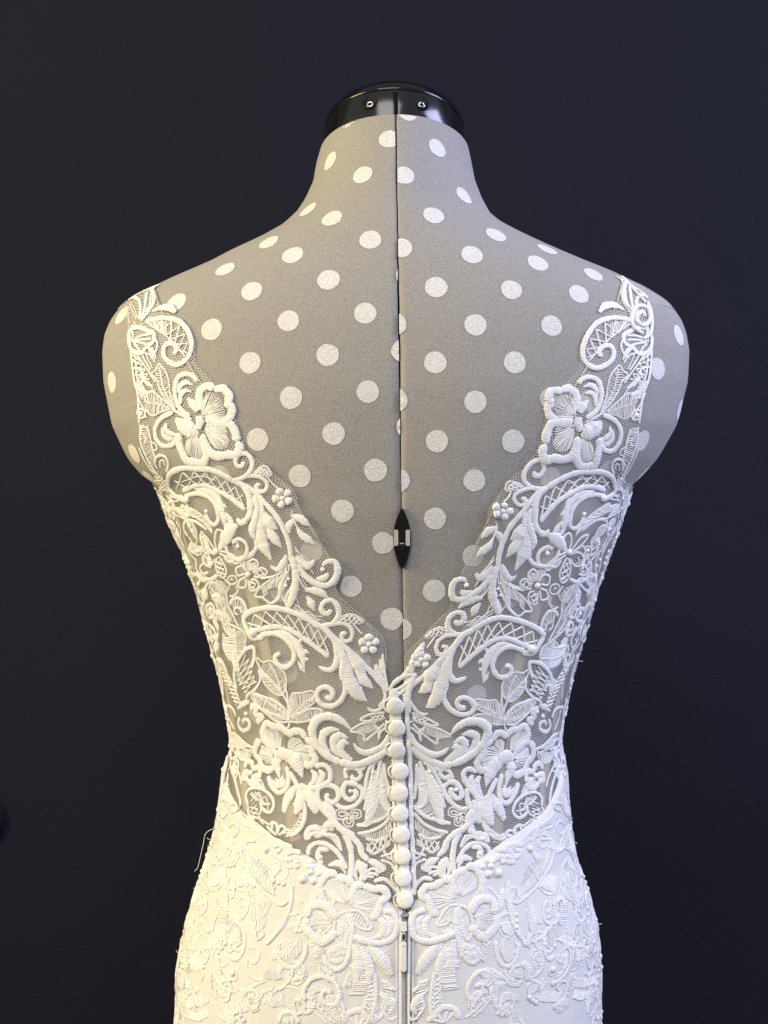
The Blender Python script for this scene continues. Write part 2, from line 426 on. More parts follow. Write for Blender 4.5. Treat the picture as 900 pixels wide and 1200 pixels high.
# waist dial in the seam
def lens_outline(h, w, n=22):
    pts = [(w*math.cos(math.pi/2*(2*k/n-1))**0.75, h*(2*k/n-1)) for k in range(n+1)]
    return pts + [(-x, y) for x, y in reversed(pts[1:-1])]
def px_plate(name, outline, cx, cy, off0, off1, mat, parent):
    V = []
    for o in (off0, off1):
        for x, y in outline:
            q, n, _ = hit_px(cx+x, cy+y); V.append(q+n*o)
    m = len(outline); F = [(k, (k+1) % m, m+(k+1) % m, m+k) for k in range(m)] + [list(range(m, 2*m))]
    o = mesh_from(name, V, F, mat, parent, smooth=False)
    return o
dial = child(px_plate('size_dial', lens_outline(35.5, 10.3), 471.2, 631.5, -0.002, 0.0005, M['matt_black'], form))
for s in (-1, 1):
    tabo = [(s*4.4, -8), (s*5.2, -9.3), (s*9.4, -9.3), (s*9.4, 9.3), (s*5.2, 9.3), (s*4.4, 8)]
    px_plate('dial_tab', tabo, 471.0, 630, 0.0003, 0.0008, M['ivory_plastic'], dial)
px_plate('dial_wheel', [(-4, -14), (4, -14), (4, 14), (-4, 14)], 471.0, 630, 0.0003, 0.0008, M['black'], dial)
for yy in (-14, -11.5, -6, 3, 6.5):
    px_plate('dial_ridge', [(-2.6, -0.5), (2.6, -0.5), (2.6, 0.5), (-2.6, 0.5)], 471.0, 630+yy, 0.0006, 0.0011, M['matt_black'] if yy != 6.5 else M['ivory_plastic'], dial)

# ------------------------------------------------------------------ gown
gown = empty('wedding_gown', 'white lace wedding gown with sheer V back and covered buttons on the dress form', 'wedding gown', (0, 0.0, -0.42))
GL = Vector((0, 0.0, -0.42))
LACE = """
Z bodice
# ---------------------------------------------------------------- strap, crop A
O 140 320
M shoulder_bunch
c 6 60,165 90,150 120,165 130,205 122,275
c 7 185,95 205,125 203,180 172,232 130,285
c 6 240,72 200,88 150,110 100,135 62,162
c 6 165,112 160,160 150,220 132,275
c 4 100,140 130,190 128,250
c 4 215,80 190,130 186,180 160,235
t 75,180 95,215 115,270
t 65,190 85,230 105,275
l 3,9,10,4 200,228 250,208 300,208 335,235
t 60,240 60,270 70,300
M fan_blossom
s 6 70,335 120,322 170,340 208,362 200,410 170,430 135,470 90,462 65,420 62,370 70,335
c 4 85,400 130,372 190,362
c 4 85,402 140,390 192,388
c 4 85,405 140,412 180,425
c 4 88,410 115,440 130,465
c 4 80,395 85,360 75,335
t 75,310 110,315 150,300
t 90,290 130,330 170,330
d 86,402,4
M scroll
c 9 160,287 230,270 300,270 360,290 405,340 426,400 423,460 398,508 350,538 300,525 268,487 268,442 292,415 325,420 342,450 322,478
t2 160,290 220,330 280,372 330,420 368,465 390,490
x 7 | 200,285 280,285 340,300 385,350 405,410 400,470 | 215,330 270,368 315,405 345,440 365,465 375,480
h 8 | 175,290 230,285 280,290 | 180,300 235,340 285,375
M edge_cord
c 5 65,330 72,440 84,560 95,640 112,700 118,780 122,880
c 4 95,480 105,580 125,680 140,740
t2 110,480 150,540 180,582 215,640
t2 135,470 165,530 190,570
x 6 | 110,490 150,550 190,620 | 80,480 95,560 120,680
c 4 85,560 120,560 150,610 120,650 95,640
M feather_leaf
c 3 235,530 215,570 195,590 222,625 245,690 290,760 332,802
c 3 235,530 270,570 290,622 302,705 332,795
c 3 240,550 268,680 332,802
h 12 | 225,560 215,610 250,700 310,780 | 240,560 258,640 280,710 325,790
h 12 | 250,550 285,610 297,700 325,780 | 240,570 262,660 290,730 328,795
M feather_leaf
c 3 150,735 190,692 255,738 312,792
c 3 155,795 200,835 255,812 308,797
c 2.5 160,760 230,768 305,793
h 12 | 150,735 190,695 255,738 305,785 | 160,757 200,762 250,770 300,790
h 12 | 160,795 200,832 255,812 303,797 | 160,765 200,768 250,775 300,793
t2 110,700 130,760 150,800 165,850
M crescent_scroll
c 9 462,638 440,607 395,592 352,612 332,670 336,740 366,800 420,842
l 2,6,7,3 432,655 395,642 362,662 350,702
l 2,6,7,4 424,695 390,690 366,716 364,765
M strap_sprig
c 4 205,365 228,420 216,470 190,502
c 3 150,470 190,482 216,522
l 2,7,5,1 170,440 195,455 210,480 222,505
l 2,7,6,1 130,580 150,620 175,650 205,665
l 2,7,6,1 110,640 130,680 160,700 190,700
t 160,470 180,520 200,560
t 120,600 170,640 220,700
h 9 | 95,650 110,690 130,730 | 140,640 160,680 180,720
M knot
d 135,826,7
c 4 110,830 120,800 150,800 160,830 140,850 115,845
O 140 430
M blossom
s 11 490,255 474,195 480,142 520,114 565,130
s 11 555,132 618,132 648,180 625,215
s 11 615,218 655,228 660,280 618,318 560,322 508,302
r 488,290 16 | 500,200 520,165 575,175 600,215 612,250 608,290 560,305
l 2,4,3 490,285 530,240 585,215
s 12 515,318 590,332 648,334 684,388 690,440
s 12 690,440 708,472 688,512 638,514 590,522 548,508 518,470 488,395
r 500,345 18 | 530,335 590,345 625,365 625,400 640,430 620,465 570,470 540,440
l 2,4,3 505,350 560,400 625,445
s 12 500,430 516,500 498,558 450,558 400,545 374,500 354,440 348,385
r 440,370 14 | 400,440 400,480 425,510 460,520 495,510 500,470
l 4,18,20,4 335,300 372,345 425,372 470,392
l 3,11,6 405,185 435,218 462,262
l 8,12,8 472,285 478,325 465,362
c 5 310,242 370,282 432,312
l 2,8,3 345,300 390,320 440,330
M crescent_scroll
c 9 320,265 252,300 216,360 222,420 260,460 310,456 342,420
l 3,7,8,3 282,328 276,362 300,387 337,396
l 2,6,7,2 256,352 264,398 298,420 325,412
M braid_leaf
c 5 130,335 128,420 150,500 200,590 240,640
c 4 170,340 190,420 202,480 222,545
c 4 120,470 150,540 190,600 215,622
h 14 | 132,345 132,420 155,500 205,585 | 168,345 186,420 200,480 225,550
c 3 150,335 140,380 165,420 150,450
c 3 180,440 215,450 225,480 200,490
M horseshoe
c 5 228,595 214,545 240,516 275,525 292,570 282,612
d 222,545,2
d 240,524,2
d 268,526,2
d 285,550,2
c 3 245,590 245,550 262,545 270,580
t 240,600 220,640 240,680 265,660 245,610
t 215,640 260,650 270,690
# ---------------------------------------------------------------- upper scroll, crop C
O 170 540
M arch_scroll
c 10 262,237 205,215 160,178 140,122 155,72 220,43 310,45 390,52 460,80 520,114
c 10,11,13,13,11,8 505,108 572,138 610,190 622,260 618,315 590,352
c 12,11,8 602,345 568,362 540,337
d 252,228,9
c 9 225,175 290,147 350,141 420,170 490,206 550,250 592,287
x 8 | 180,110 215,70 300,62 390,75 460,105 520,140 580,200 | 195,160 240,165 300,143 370,142 440,172 510,212 585,265
t 200,125 260,105 330,85 420,110
t2 155,200 210,230 150,240
M curl_cord
c 8 238,207 305,190 368,205 412,248 432,300 434,350 410,373 378,345 362,302
d 366,296,6
l 2,8,10,9,2 295,163 380,178 440,240 462,320 474,392
l 1,5,1 440,245 470,262 485,270
l 1,5,1 455,290 480,325 480,350
l 1,5,1 455,330 480,370 492,395
l 1,4,1 400,190 430,195 450,215
t 310,172 350,182 390,200
M petal_flower
c 4 425,520 415,460 430,402 455,410 460,470 435,522
l 5,17,14,4 440,520 485,445 520,395 548,372
c 7 478,490 500,550 560,580 602,540 595,480 550,456 518,482
d 550,500,6
c 4 440,540 490,562 540,600 560,582 500,540 440,525
c 4 430,560 420,610 440,668 470,682 482,640 460,590 435,555
x 4 | 430,590 432,640 455,670 | 450,580 470,630 475,665
c 4 420,548 380,535 346,560 352,600 390,612 420,572
c 3 380,560 370,590 395,600
d 322,525,6
c 3 345,540 310,550 298,520 320,498 345,515
c 4 420,530 360,440 330,432 350,480 410,537
c 6 258,442 236,400 242,356 290,350 340,380 368,402
d 425,530,8
c 4 470,500 500,470 540,470 555,490
l 3,9,4 455,460 490,400 500,380
c 4 330,545 350,500 400,530
M curl_cord
c 7 305,580 310,632 340,680 390,692 432,668
c 5 345,600 330,630 350,660 380,650
M curl_cord
c 7 655,420 662,480 640,540 592,570 540,577
c 5 540,577 500,590 470,560
M lace_flower
d 610,665,8
c 4 625,640 610,600 640,575 668,600 650,640
c 4 635,655 690,625 720,650 690,680 640,675
c 4 625,690 660,700 670,740 630,760 610,700
c 4 600,690 590,740 555,735 560,700 595,680
c 4 590,660 550,670 540,630 575,615 600,645
x 3 | 625,600 650,590 665,610 | 620,630 640,640 655,635
x 3 | 650,640 690,635 710,655 | 650,665 680,675 700,668
x 3 | 640,700 660,730 650,745 | 620,705 620,740 635,755
d 610,665,4
M fan_net
c 4 820,672 762,700 700,722 650,790 692,800 742,832 800,772 832,700
c 4 800,722 792,800 746,836
c 3 700,740 720,770 690,795
h 12 | 690,740 720,720 760,705 800,690 | 700,780 730,750 765,740 800,735
d 846,690,4
d 830,730,4
d 838,655,3
c 4 835,560 828,640 800,720
c 4 830,600 790,640 740,622
c 3 850,600 835,680 800,770 830,840
c 4 860,740 830,800 830,850
x 5 | 740,690 780,660 825,620 | 690,690 740,725 810,705
M side_knot
c 6 290,735 288,672 320,660 332,700 310,722
c 4 210,480 235,520 260,570 275,640
M small_rosette
c 3 490,702 500,676 535,676 542,708 512,722 490,702
c 3 505,700 515,690 525,702
t2 545,720 555,760 525,795 505,790
t 535,730 545,765 520,785
M feather_leaf
c 3 160,262 230,300 320,335 402,422
c 3 240,265 300,290 372,350 402,415
h 14 | 170,270 240,310 330,350 385,400 | 245,270 310,300 375,360 395,405
c 3 160,300 220,330 260,345
l 2,8,6,1 160,275 200,290 225,320 240,340
M edge_cord
c 5 62,150 77,230 102,300 132,350 172,402
c 5 95,150 110,210 140,250 165,300 177,352
c 4 132,182 155,170 172,195 152,217 132,202
h 14 | 68,170 88,250 132,340 | 105,170 125,240 165,330
c 4 100,240 132,270 110,310
d 120,225,5
d 148,290,5
c 4 60,120 90,100 110,130 90,160
x 6 | 65,90 90,130 110,180 | 100,80 130,120 140,170
M edge_cord
c 5 172,400 202,470 227,530 247,600 268,655
c 4 190,350 217,400 217,460 242,502
h 12 | 180,400 205,470 235,560 | 202,390 225,450 242,500
c 4 262,440 282,480 262,520 287,560 310,582
c 3 285,430 310,470 290,500
d 250,570,5
d 272,610,5
M leaf_motif
l 2,8,8,2 470,300 500,340 510,380 500,420
c 3 450,400 480,430 510,440 540,430
h 9 | 560,590 600,580 640,600 | 570,620 600,640 650,640
c 3 470,690 500,730 480,770 440,760
h 10 | 420,690 460,700 500,740 | 410,730 440,760 480,780
# ---------------------------------------------------------------- crop D
O 260 520
M leaf_spray
c 8,10,14,14,7 190,300 212,370 202,440 185,512 203,562
c 7 203,560 206,610 182,640 132,665 80,676
l 8,15,15,2 228,420 232,520 252,600 292,680
h 18 | 230,340 238,450 262,600 285,660 | 248,340 256,450 277,590 296,650
l 6,17,14,2 248,400 275,455 300,480 330,496
l 6,13,10,1 268,480 300,535 325,570 354,606
l 4,8,8,3 215,320 232,360 240,420 245,480
M stem_cord
c 9 80,212 180,270 250,340 320,420 370,510 400,600 408,690
c 10,14,15,13,12 408,650 436,750 430,850 405,930 386,968
l 6,9,10,3 436,655 470,690 510,712 548,680
c 9,10,11,11,11,11,10,9,6 448,705 490,770 550,815 612,830 660,800 680,742 665,692 622,690 590,715
d 593,735,6
l 3,9,4 556,790 600,786 628,757
l 4,8,7,2 385,648 362,700 332,735 288,714
c 4 390,690 350,750 300,778 230,782
l 3,6,4 385,740 350,830 340,900
t 460,740 480,800 520,870
t 520,700 480,660 430,620
t 540,760 500,700 430,600
M small_scroll
c 8 50,217 130,197 176,150 180,100 150,60 110,60 85,95 95,128 125,130 132,102
c 7 70,215 150,190 210,190 255,210 270,240 255,276 220,276 205,248 232,235
M net_leaf
c 3 190,180 215,146 260,130 292,182 240,182 190,180
h 7 | 200,175 235,172 280,178 | 215,150 245,137 275,160
x 4 | 205,175 240,178 275,180 | 220,150 250,140 275,165
t2 262,182 300,230 335,262
M daisy
P 360,316 62 5 100
d 358,318,6
M leaf_sprig
l 3,10,8,1 408,418 460,436 490,460 518,482
l 2,9,5 398,522 396,480 430,442
l 2,9,10,1 442,482 470,530 510,560 548,588
t2 415,410 440,480 475,540
t 415,380 412,420 430,450
# ---------------------------------------------------------------- left side and lower scroll, crop E
O 210 660
M feather_leaf
c 4 180,150 200,112 250,130 282,180 290,240 320,300 352,372
c 4 188,160 220,230 252,300 290,345 340,372
c 3 190,140 232,190 262,260 312,340
h 16 | 200,115 250,132 280,190 290,245 335,330 | 205,150 235,190 262,250 280,290 325,350
h 16 | 190,165 222,232 255,302 300,347 | 200,150 235,195 265,260 312,340
c 3 230,180 270,230 275,290 310,340
M horseshoe
c 6 402,290 386,236 350,203 315,214 303,245
c 4 375,295 360,262 335,262 335,290 355,300
h 8 | 395,280 380,238 350,210 318,220 | 375,290 365,262 345,255 330,265
M side_knot
c 6 92,132 86,75 110,66 132,100 116,132
c 6 176,312 170,252 195,236 216,270 202,315 180,316
d 192,272,5
M edge_cord
c 5 70,0 80,60 90,140 120,170 150,150 182,110 228,80
c 5 120,180 150,260 165,340 200,372 232,440 222,505
c 4 195,440 215,500 235,560 262,680 272,800
c 4 165,340 185,400 190,480 215,520
c 3 225,505 205,470 215,440
M net_leaf
c 3.5 330,370 302,430 290,472 266,412 270,500 302,562 342,572
c 3.5 330,370 382,400 392,480 362,562
c 3 330,380 342,480 350,570
h 16 | 290,480 270,430 272,500 305,560 | 330,390 338,440 342,490 350,560
h 14 | 335,385 380,405 390,480 360,560 | 332,390 340,440 344,500 352,565
c 3 250,560 290,640 332,720 372,820
c 3 225,560 270,650 310,740 345,830
x 12 | 245,560 290,640 335,725 372,820 | 228,560 262,660 300,740 340,830
M net_leaf
c 7 345,742 330,650 350,572 400,502 440,492 446,550 430,612
c 5 472,620 482,680 450,740 406,775 402,815
x 6 | 345,630 352,690 365,720 400,755 | 400,530 432,590 440,630 465,690
d 365,690,3
d 395,752,3
d 422,722,3
d 447,690,3
d 410,700,3
M net_leaf
c 3 458,552 500,577 538,570 580,600 626,650 632,720 602,772 540,742 500,690 480,620 458,552
c 4 478,618 560,700 620,780 652,850 645,905
h 14 | 500,580 570,595 624,650 630,720 608,768 | 485,622 530,670 570,712 600,750 615,775
h 12 | 470,580 482,640 510,700 550,745 600,770 | 482,625 520,660 560,700 590,738 612,775
c 3 530,580 570,650 600,740
M net_leaf
c 4 440,762 500,780 562,802 622,850 642,890 562,880 490,852 440,762
h 14 | 450,765 510,782 570,805 630,860 | 450,780 500,850 560,878 630,888
c 3 445,765 520,810 640,888
M arch_scroll
c 10 500,432 430,432 396,372 385,320 420,285 500,262 590,265 680,290 760,330 840,375
d 440,405,12
c 9 430,398 500,381 580,372 650,390 720,430 790,480 880,548
x 9 | 410,350 430,310 500,282 590,287 690,315 780,360 870,425 | 420,385 480,372 550,362 620,368 690,400 770,455 880,530
c 9 480,420 560,411 622,440 670,500 676,560 640,605 595,600 565,556 582,525
d 588,532,7
l 2,8,10,9,1 540,400 620,412 690,470 722,540 738,635
l 1,5,1 690,460 715,452 725,448
l 1,6,1 710,500 745,515 765,528
l 1,6,1 725,560 750,560 760,555
l 1,5,1 700,570 720,610 740,640
h 12 | 560,400 620,405 680,440 715,500 | 580,412 630,430 670,470 690,520
# ---------------------------------------------------------------- crop G
O 320 670
M stem_cord
c 10,10,10,9,8,7 230,300 300,330 350,380 410,430 480,490 550,560 620,640 672,700
c 9,10,12,13,11,7,3 300,335 352,390 376,450 376,530 342,573 292,566 268,550
l 4,8,10,6 600,540 620,600 640,640 655,670
l 3,8,4 628,510 642,560 636,602
c 4 640,480 650,560 664,640 676,700
c 5 560,560 600,600 650,690 655,740 620,790
M leaf_spray
c 6,9,13,12,9 340,370 392,440 416,520 408,600 418,640
c 9 415,620 427,680 402,750 352,785 292,776 260,732 275,686 320,675 352,705 338,742 308,728
l 8,15,17,12,1 425,490 442,600 480,690 515,730 553,758
h 16 | 432,460 445,570 490,690 | 452,460 464,560 508,690
l 6,17,12,2 440,455 500,540 520,575 545,605
l 6,14,10,1 490,560 530,630 555,655 588,682
M small_scroll
c 9 285,318 350,302 386,250 375,190 335,165 295,185 288,228 318,246 346,222
c 7 335,312 400,300 450,320 466,360 450,402 415,402 404,368 434,354
M leaf_sprig
l 4,10,9,2 190,105 250,110 290,125 325,152
l 3,10,7,1 200,140 225,180 235,205 246,228
t2 150,20 180,80 205,112
t 140,150 180,240 255,285
t 130,190 220,250 292,262
t 150,200 200,250 280,280
t 125,205 180,240 210,230 270,290
M net_leaf
c 3 385,285 430,250 490,256 532,292 460,300 385,285
x 5 | 395,287 450,295 520,292 | 420,260 460,253 510,275
t2 470,305 520,362
M daisy
P 562,423 64 5 -90
d 562,423,7
# ---------------------------------------------------------------- crop F
O 240 800
M net_leaf
c 4 470,0 490,80 495,160 502,240 488,272
c 3 500,120 520,62 560,60 640,50 652,100 602,150 510,202
h 14 | 505,125 525,65 580,58 645,60 | 505,190 540,150 580,120 630,90
h 12 | 645,70 645,105 600,150 520,195 | 640,80 600,110 560,140 510,200
c 3 500,202 570,132 640,82
c 4 510,212 580,170 640,150 692,165 640,210 562,230 505,226
h 14 | 520,212 580,178 640,158 685,165 | 520,224 570,226 630,208 680,172
M net_leaf
c 3 280,70 340,80 420,110 480,180 492,212 420,190 330,150 280,70
h 14 | 295,75 345,85 420,115 480,185 | 300,100 340,150 415,185 485,208
c 4 330,150 390,200 440,230 498,226
c 3 345,140 400,175 490,215
h 10 | 340,155 390,195 450,225 | 360,155 410,180 470,210
M curl_cord
c 7 210,200 205,250 230,280 264,265 266,226 240,214 228,238
s 8 270,130 312,142 300,182 342,200 310,232
c 6 118,135 160,140 182,170 190,200
c 6 160,290 200,312 250,360 296,382
c 5 182,275 150,205 138,150
h 8 | 190,300 240,350 290,378 | 182,290 185,335 200,370
c 4 175,300 165,360 200,380 250,370
d 285,150,6
d 250,180,6
l 3,8,3 200,150 240,120 270,110
c 4 190,400 220,380 270,400 285,390
h 7 | 215,405 240,400 265,405 | 205,440 230,450 255,445
M small_blossom
s 8 240,500 255,462 285,470 280,502
s 8 285,505 326,500 326,545 290,550
s 8 288,555 322,572 285,597 258,570
s 8 265,562 234,560 240,525 268,530
d 278,530,8
M edge_cord
c 6 150,470 176,540 202,640 216,710 190,752 168,728
c 4 175,450 205,520 225,600
h 12 | 200,400 250,385 290,395 | 215,450 240,460 270,440
M edge_leaf
c 3 300,600 280,560 300,540 340,580 360,640
h 10 | 285,560 300,560 340,600 | 300,590 320,610 355,635
M blossom
s 10 430,420 380,370 350,322 345,282 370,238 420,265
s 10 410,258 450,262 480,285 492,310
r 435,400 14 | 370,330 365,290 390,275 430,290 455,320 455,360
s 10 490,312 520,286 570,290 596,330
s 10 592,325 638,358 632,400 652,450 620,482 580,472
r 490,400 20 | 500,340 520,325 560,330 580,360 620,375 615,420 610,450 585,465
s 10 332,330 308,372 305,420 330,450 340,492 382,512 412,490
s 9 332,330 370,345 405,390
r 420,430 12 | 345,370 335,410 350,440 370,470 400,475
l 6,14,10,1 458,430 425,470 435,515 442,562
l 8,20,14,1 468,428 530,455 560,505 577,558
l 5,16,16,6 415,430 455,415 500,425 540,450
M crescent_scroll
c 9 378,545 400,610 440,645 480,622 497,560 485,490
l 2,8,9,3 398,568 430,598 455,596 474,562
l 2,6,3 420,560 445,580 465,545
M crescent_scroll
c 9 555,600 622,620 690,602 735,570 735,512 700,481 648,490
l 3,8,9,3 612,604 648,570 650,540 626,508
l 3,7,8,3 655,600 688,565 692,535 672,508
M ring_scroll
c 6 262,720 250,660 275,622 330,620 390,660 411,712 390,760 350,742 330,692
x 4 | 275,650 320,640 370,670 395,710 | 275,700 310,690 345,710 380,745
t 280,640 330,690 385,720
t 330,635 310,680 285,720
t 300,640 345,690 360,720
c 5 262,720 265,772 302,802
x 4 | 275,730 275,770 310,800 | 315,715 325,760 335,800
c 4 330,690 335,740 325,790 350,830
M feather_leaf
l 4,14,12,4 540,600 505,655 480,705 466,755
l 4,15,14,5 552,610 566,680 552,730 535,770
h 10 | 530,605 495,650 470,700 455,750 | 545,612 520,670 500,720 480,765
l 5,15,15,6 565,612 615,660 640,710 655,765
t2 556,612 610,680 662,748
h 12 | 560,615 600,690 650,770 | 575,612 630,665 675,740
M stem_cord
c 8 500,520 542,590 572,660 591,740 582,820 540,880 498,897
x 8 | 560,765 550,800 520,850 480,880 | 580,760 578,820 545,865 500,892
c 4 335,800 385,830 420,825 445,860
c 5 380,880 400,850 395,820 425,830 430,880
c 5 430,890 450,840 475,850 470,890
c 5 440,895 490,860 505,880 480,905
c 5 425,895 385,860 370,840
M spiral_scroll
c 9 700,740 666,680 670,622 720,600 775,620 786,670 752,702 716,677 728,648
c 9 690,722 740,790 800,850 880,900
# ---------------------------------------------------------------- crop H
O 350 790
M leaf_scroll
c 4,11,15,16,16,14,13,13,12 308,322 252,272 182,246 120,262 86,312 92,372 122,430 182,482 252,520
c 12,12,13,12,10 240,512 330,530 400,512 470,480 530,430
l 2,9,10,9,5 238,325 190,325 150,350 145,402 182,455
l 2,10,11,10,5 290,372 240,360 210,387 216,442 262,482
l 2,9,10,9,5 297,407 265,400 245,432 265,472 312,502
c 3,9,11,11,10,9 320,400 350,440 400,460 460,440 510,400 532,350
M leaf_tip
c 4 300,330 370,290 432,280 505,258
c 4 358,262 420,235 505,222
c 4 300,332 380,355 386,387 440,350 505,285
c 4 468,382 480,340 522,305
c 4 358,264 400,275 440,265
h 10 | 330,325 380,300 440,285 | 350,340 400,345 450,325
c 3,6,6,4 400,195 440,215 480,200 507,150
d 512,275,3
x 4 | 420,245 460,240 500,230 | 430,275 470,268 505,255
l 3,6,2 440,290 470,330 475,380
M spiral_scroll
c 7 285,615 276,560 310,549 350,560 366,590 346,616 315,608 318,588
c 9 352,655 320,640 280,640 262,680 275,720 310,735 340,702 322,674
d 305,686,5
c 8 345,650 376,680 370,722 330,770 270,785 215,760
l 3,8,4 335,540 370,550 400,520
M ring_flower
c 2.5 290,820 260,790 220,805 225,840 260,850 290,825
c 2.5 280,822 255,805 238,815 245,832 280,825
c 2.5 300,818 320,795 360,800 365,835 330,845 300,825
c 2.5 310,820 330,810 350,818 340,832 310,825
c 2.5 292,835 262,865 280,890 315,890 322,860 300,832
c 2.5 295,840 282,865 298,878 308,862 297,842
d 293,826,4
M centre_spray
c 6 388,740 395,640 420,545 462,505
c 6 482,500 466,600 470,700 430,830 380,882
c 6 498,520 510,600 530,680 548,745
c 5 440,520 430,600 410,690 385,800
d 435,575,4.5
d 430,612,4
d 495,655,4.5
d 502,690,4
d 490,620,3
x 9 | 402,680 400,780 388,870 | 462,620 460,720 430,825
h 12 | 400,640 398,760 385,870 | 440,600 430,720 400,850
c 5 478,740 520,792 555,780
c 5 470,700 500,760 540,800
h 14 | 475,720 460,790 420,860 350,890 | 540,770 520,810 480,850 400,895
c 6 338,885 420,872 500,840 552,785
l 4,10,10,3 480,540 490,620 500,720 530,790
l 4,12,12,4 450,560 440,660 425,760 400,850
# ---------------------------------------------------------------- crop J
O 350 900
M stem_cord
c 10 110,150 122,210 182,282 252,360 322,412 362,460 370,505
c 10 268,385 300,450 312,540 302,655
c 10,10,8 358,440 370,500 412,545
l 4,12,10,3 120,200 170,230 200,270 230,330
M curl_cord
c 8 284,595 232,500 170,450 110,440 66,470 60,515
c 8 142,565 114,515 128,478 180,482
d 128,525,7
l 3,9,4 178,572 228,560 272,582
c 4 200,560 240,575 280,620
M small_blossom
s 8 46,425 62,362 100,350 142,366
d 82,390,6
s 7 90,400 130,390 175,350 210,362
c 5 60,420 90,380 150,390 220,400 255,490
h 12 | 100,370 150,370 200,380 235,430 | 110,400 150,400 195,420 240,480
l 3,10,4 140,350 180,330 210,350
M fan_net
c 6 345,385 420,372 500,330 548,268
c 5 390,412 460,422 530,390
c 5 398,472 440,502 482,480 540,440
c 5 480,540 540,560 572,612
c 7 440,665 500,652 552,690 580,735
c 5 470,602 440,590 410,602 405,632 442,642
c 6 345,550 332,620 342,665
h 12 | 370,390 430,385 490,360 540,310 | 380,408 440,412 500,400 545,360
x 5 | 400,440 450,430 520,400 | 400,470 440,495 530,440
h 9 | 460,580 480,560 510,570 | 450,620 480,615 510,600
l 4,11,10,4 345,540 370,580 380,620 360,660
l 3,9,8,3 400,540 440,555 470,570 500,600
c 4 480,520 540,500 560,470
c 4 350,600 390,590 400,560
c 5 380,660 420,620 470,630
c 4 540,420 500,470 520,520 560,540
# ================================================================ skirt
Z skirt
O 350 900
M waist_blossom
s 11 150,780 130,700 150,650 190,620 232,630
s 11 220,640 262,650 300,665 312,700
r 290,800 18 | 190,760 170,700 210,670 260,680 300,710
s 10 312,790 322,730 342,690 392,690
s 10 380,690 442,712 490,710 520,748 480,790 460,850 430,890
r 300,810 18 | 350,720 400,730 440,760 450,800 430,850
O 320 1020
M waist_blossom
s 12 375,290 332,222 272,200 222,220 210,280
s 12 210,280 200,332 240,382 292,420 342,392 372,350
r 365,312 18 | 290,240 250,240 240,280 240,310 260,350 300,370 340,350
c 5 440,240 390,262 365,320 366,382 402,442 422,380 440,320 440,245
c 5 440,240 502,240 552,290 577,342 522,342 480,310 440,262
c 3 440,250 400,320 400,430
c 3 442,250 500,300 560,335
h 8 | 430,260 395,300 375,350 | 438,290 425,340 410,400
h 8 | 460,245 510,260 560,310 | 455,270 490,310 540,338
M crescent_scroll
c 9 455,250 466,350 455,450 430,540 380,580 330,552 303,490
l 2,8,9,3 322,490 360,528 400,522 442,478
l 2,8,9,3 345,470 385,492 420,480 445,440
l 2,9,3 425,300 440,370 425,440
M crescent_scroll
c 11 470,390 560,420 650,422 712,380 726,310 700,250 640,240
l 3,8,9,3 580,402 640,372 642,305 605,278
l 3,8,9,3 635,405 684,352 684,295 648,262
M feather_leaf
l 4,14,14,4 472,430 500,500 505,570 490,650
l 4,14,14,4 560,440 620,500 660,550 700,610
l 4,12,12,4 520,440 550,520 570,590 560,660
h 14 | 470,440 470,520 460,600 | 530,450 560,530 580,620
h 14 | 540,440 610,470 680,510 | 560,480 620,560 680,620
h 16 | 450,560 480,640 450,720 | 550,560 560,640 540,720
h 12 | 230,440 260,490 280,560 | 280,420 310,480 320,540
M stem_cord
c 6 600,600 604,740 580,860
c 4 560,620 550,720 530,800
c 5 660,640 700,690 715,700
x 8 | 560,640 552,720 530,800 | 600,640 602,740 580,840
M fan_blossom
s 8 412,900 440,842 482,822 525,820 562,860 604,890
c 5 500,910 440,850
c 5 500,910 490,840
c 5 505,910 545,850
c 5 500,905 580,880
M spiral_scroll
c 8 192,765 195,690 240,632 310,620 370,660 395,730 372,780 322,780 292,742 310,702 352,716
c 5 230,690 270,670 320,690
h 12 | 205,740 215,690 260,650 | 240,760 250,720 300,700
x 6 | 215,770 260,800 340,880 | 260,760 310,830 370,890
c 5 220,780 270,840 330,895
M crescent_scroll
c 8 28,420 40,500 90,562 150,560 194,500 204,425
c 5 60,420 40,440 50,480 80,470
c 5 90,500 130,450 160,400
h 14 | 70,430 110,410 170,400 | 70,520 110,540 180,470
c 6 130,565 122,612 98,662
M long_cord
c 7 122,95 120,182 92,282 50,352 -5,402
d 176,185,3
d 92,250,2.5
M sprig
c 5 -10,692 60,690 112,642 205,600
c 4 30,700 80,680 150,690 190,720
l 2,8,3 110,650 150,630 210,605
h 16 | 0,760 60,740 130,760 | 10,800 80,790 150,830
M ring_scroll
c 8 46,890 70,835 120,830 165,890
c 6 90,900 110,870 135,900
h 10 | 60,870 80,845 130,845 | 80,890 95,875 130,880
M button_side_trail
c 5 640,640 690,680 720,700
l 3,10,8,2 650,720 690,760 700,800 680,840
c 4 660,860 700,870 720,850
c 4 630,700 660,740 640,800 670,860
h 10 | 640,650 650,720 640,800 | 690,660 700,740 690,820
O 195 920
M waist_scroll
c 6 545,328 482,335 460,380 470,450 500,512 560,600 620,660 690,702 735,668
c 5 690,702 720,690 732,650
h 22 | 490,380 520,420 580,500 640,600 | 500,450 530,520 580,590 650,650
h 14 | 560,440 620,500 655,600 | 520,500 560,580 620,640
x 8 | 430,540 480,520 520,560 | 450,600 500,580 540,600
M waist_scroll
c 5 375,480 360,560 380,620 430,662 475,636
c 5 450,520 420,560 440,610 490,620 540,590
h 12 | 420,520 470,510 520,540 | 440,600 490,600 530,590
M spiral_scroll
c 6 378,700 400,770 460,782 492,730 486,670 455,660 446,700 470,715
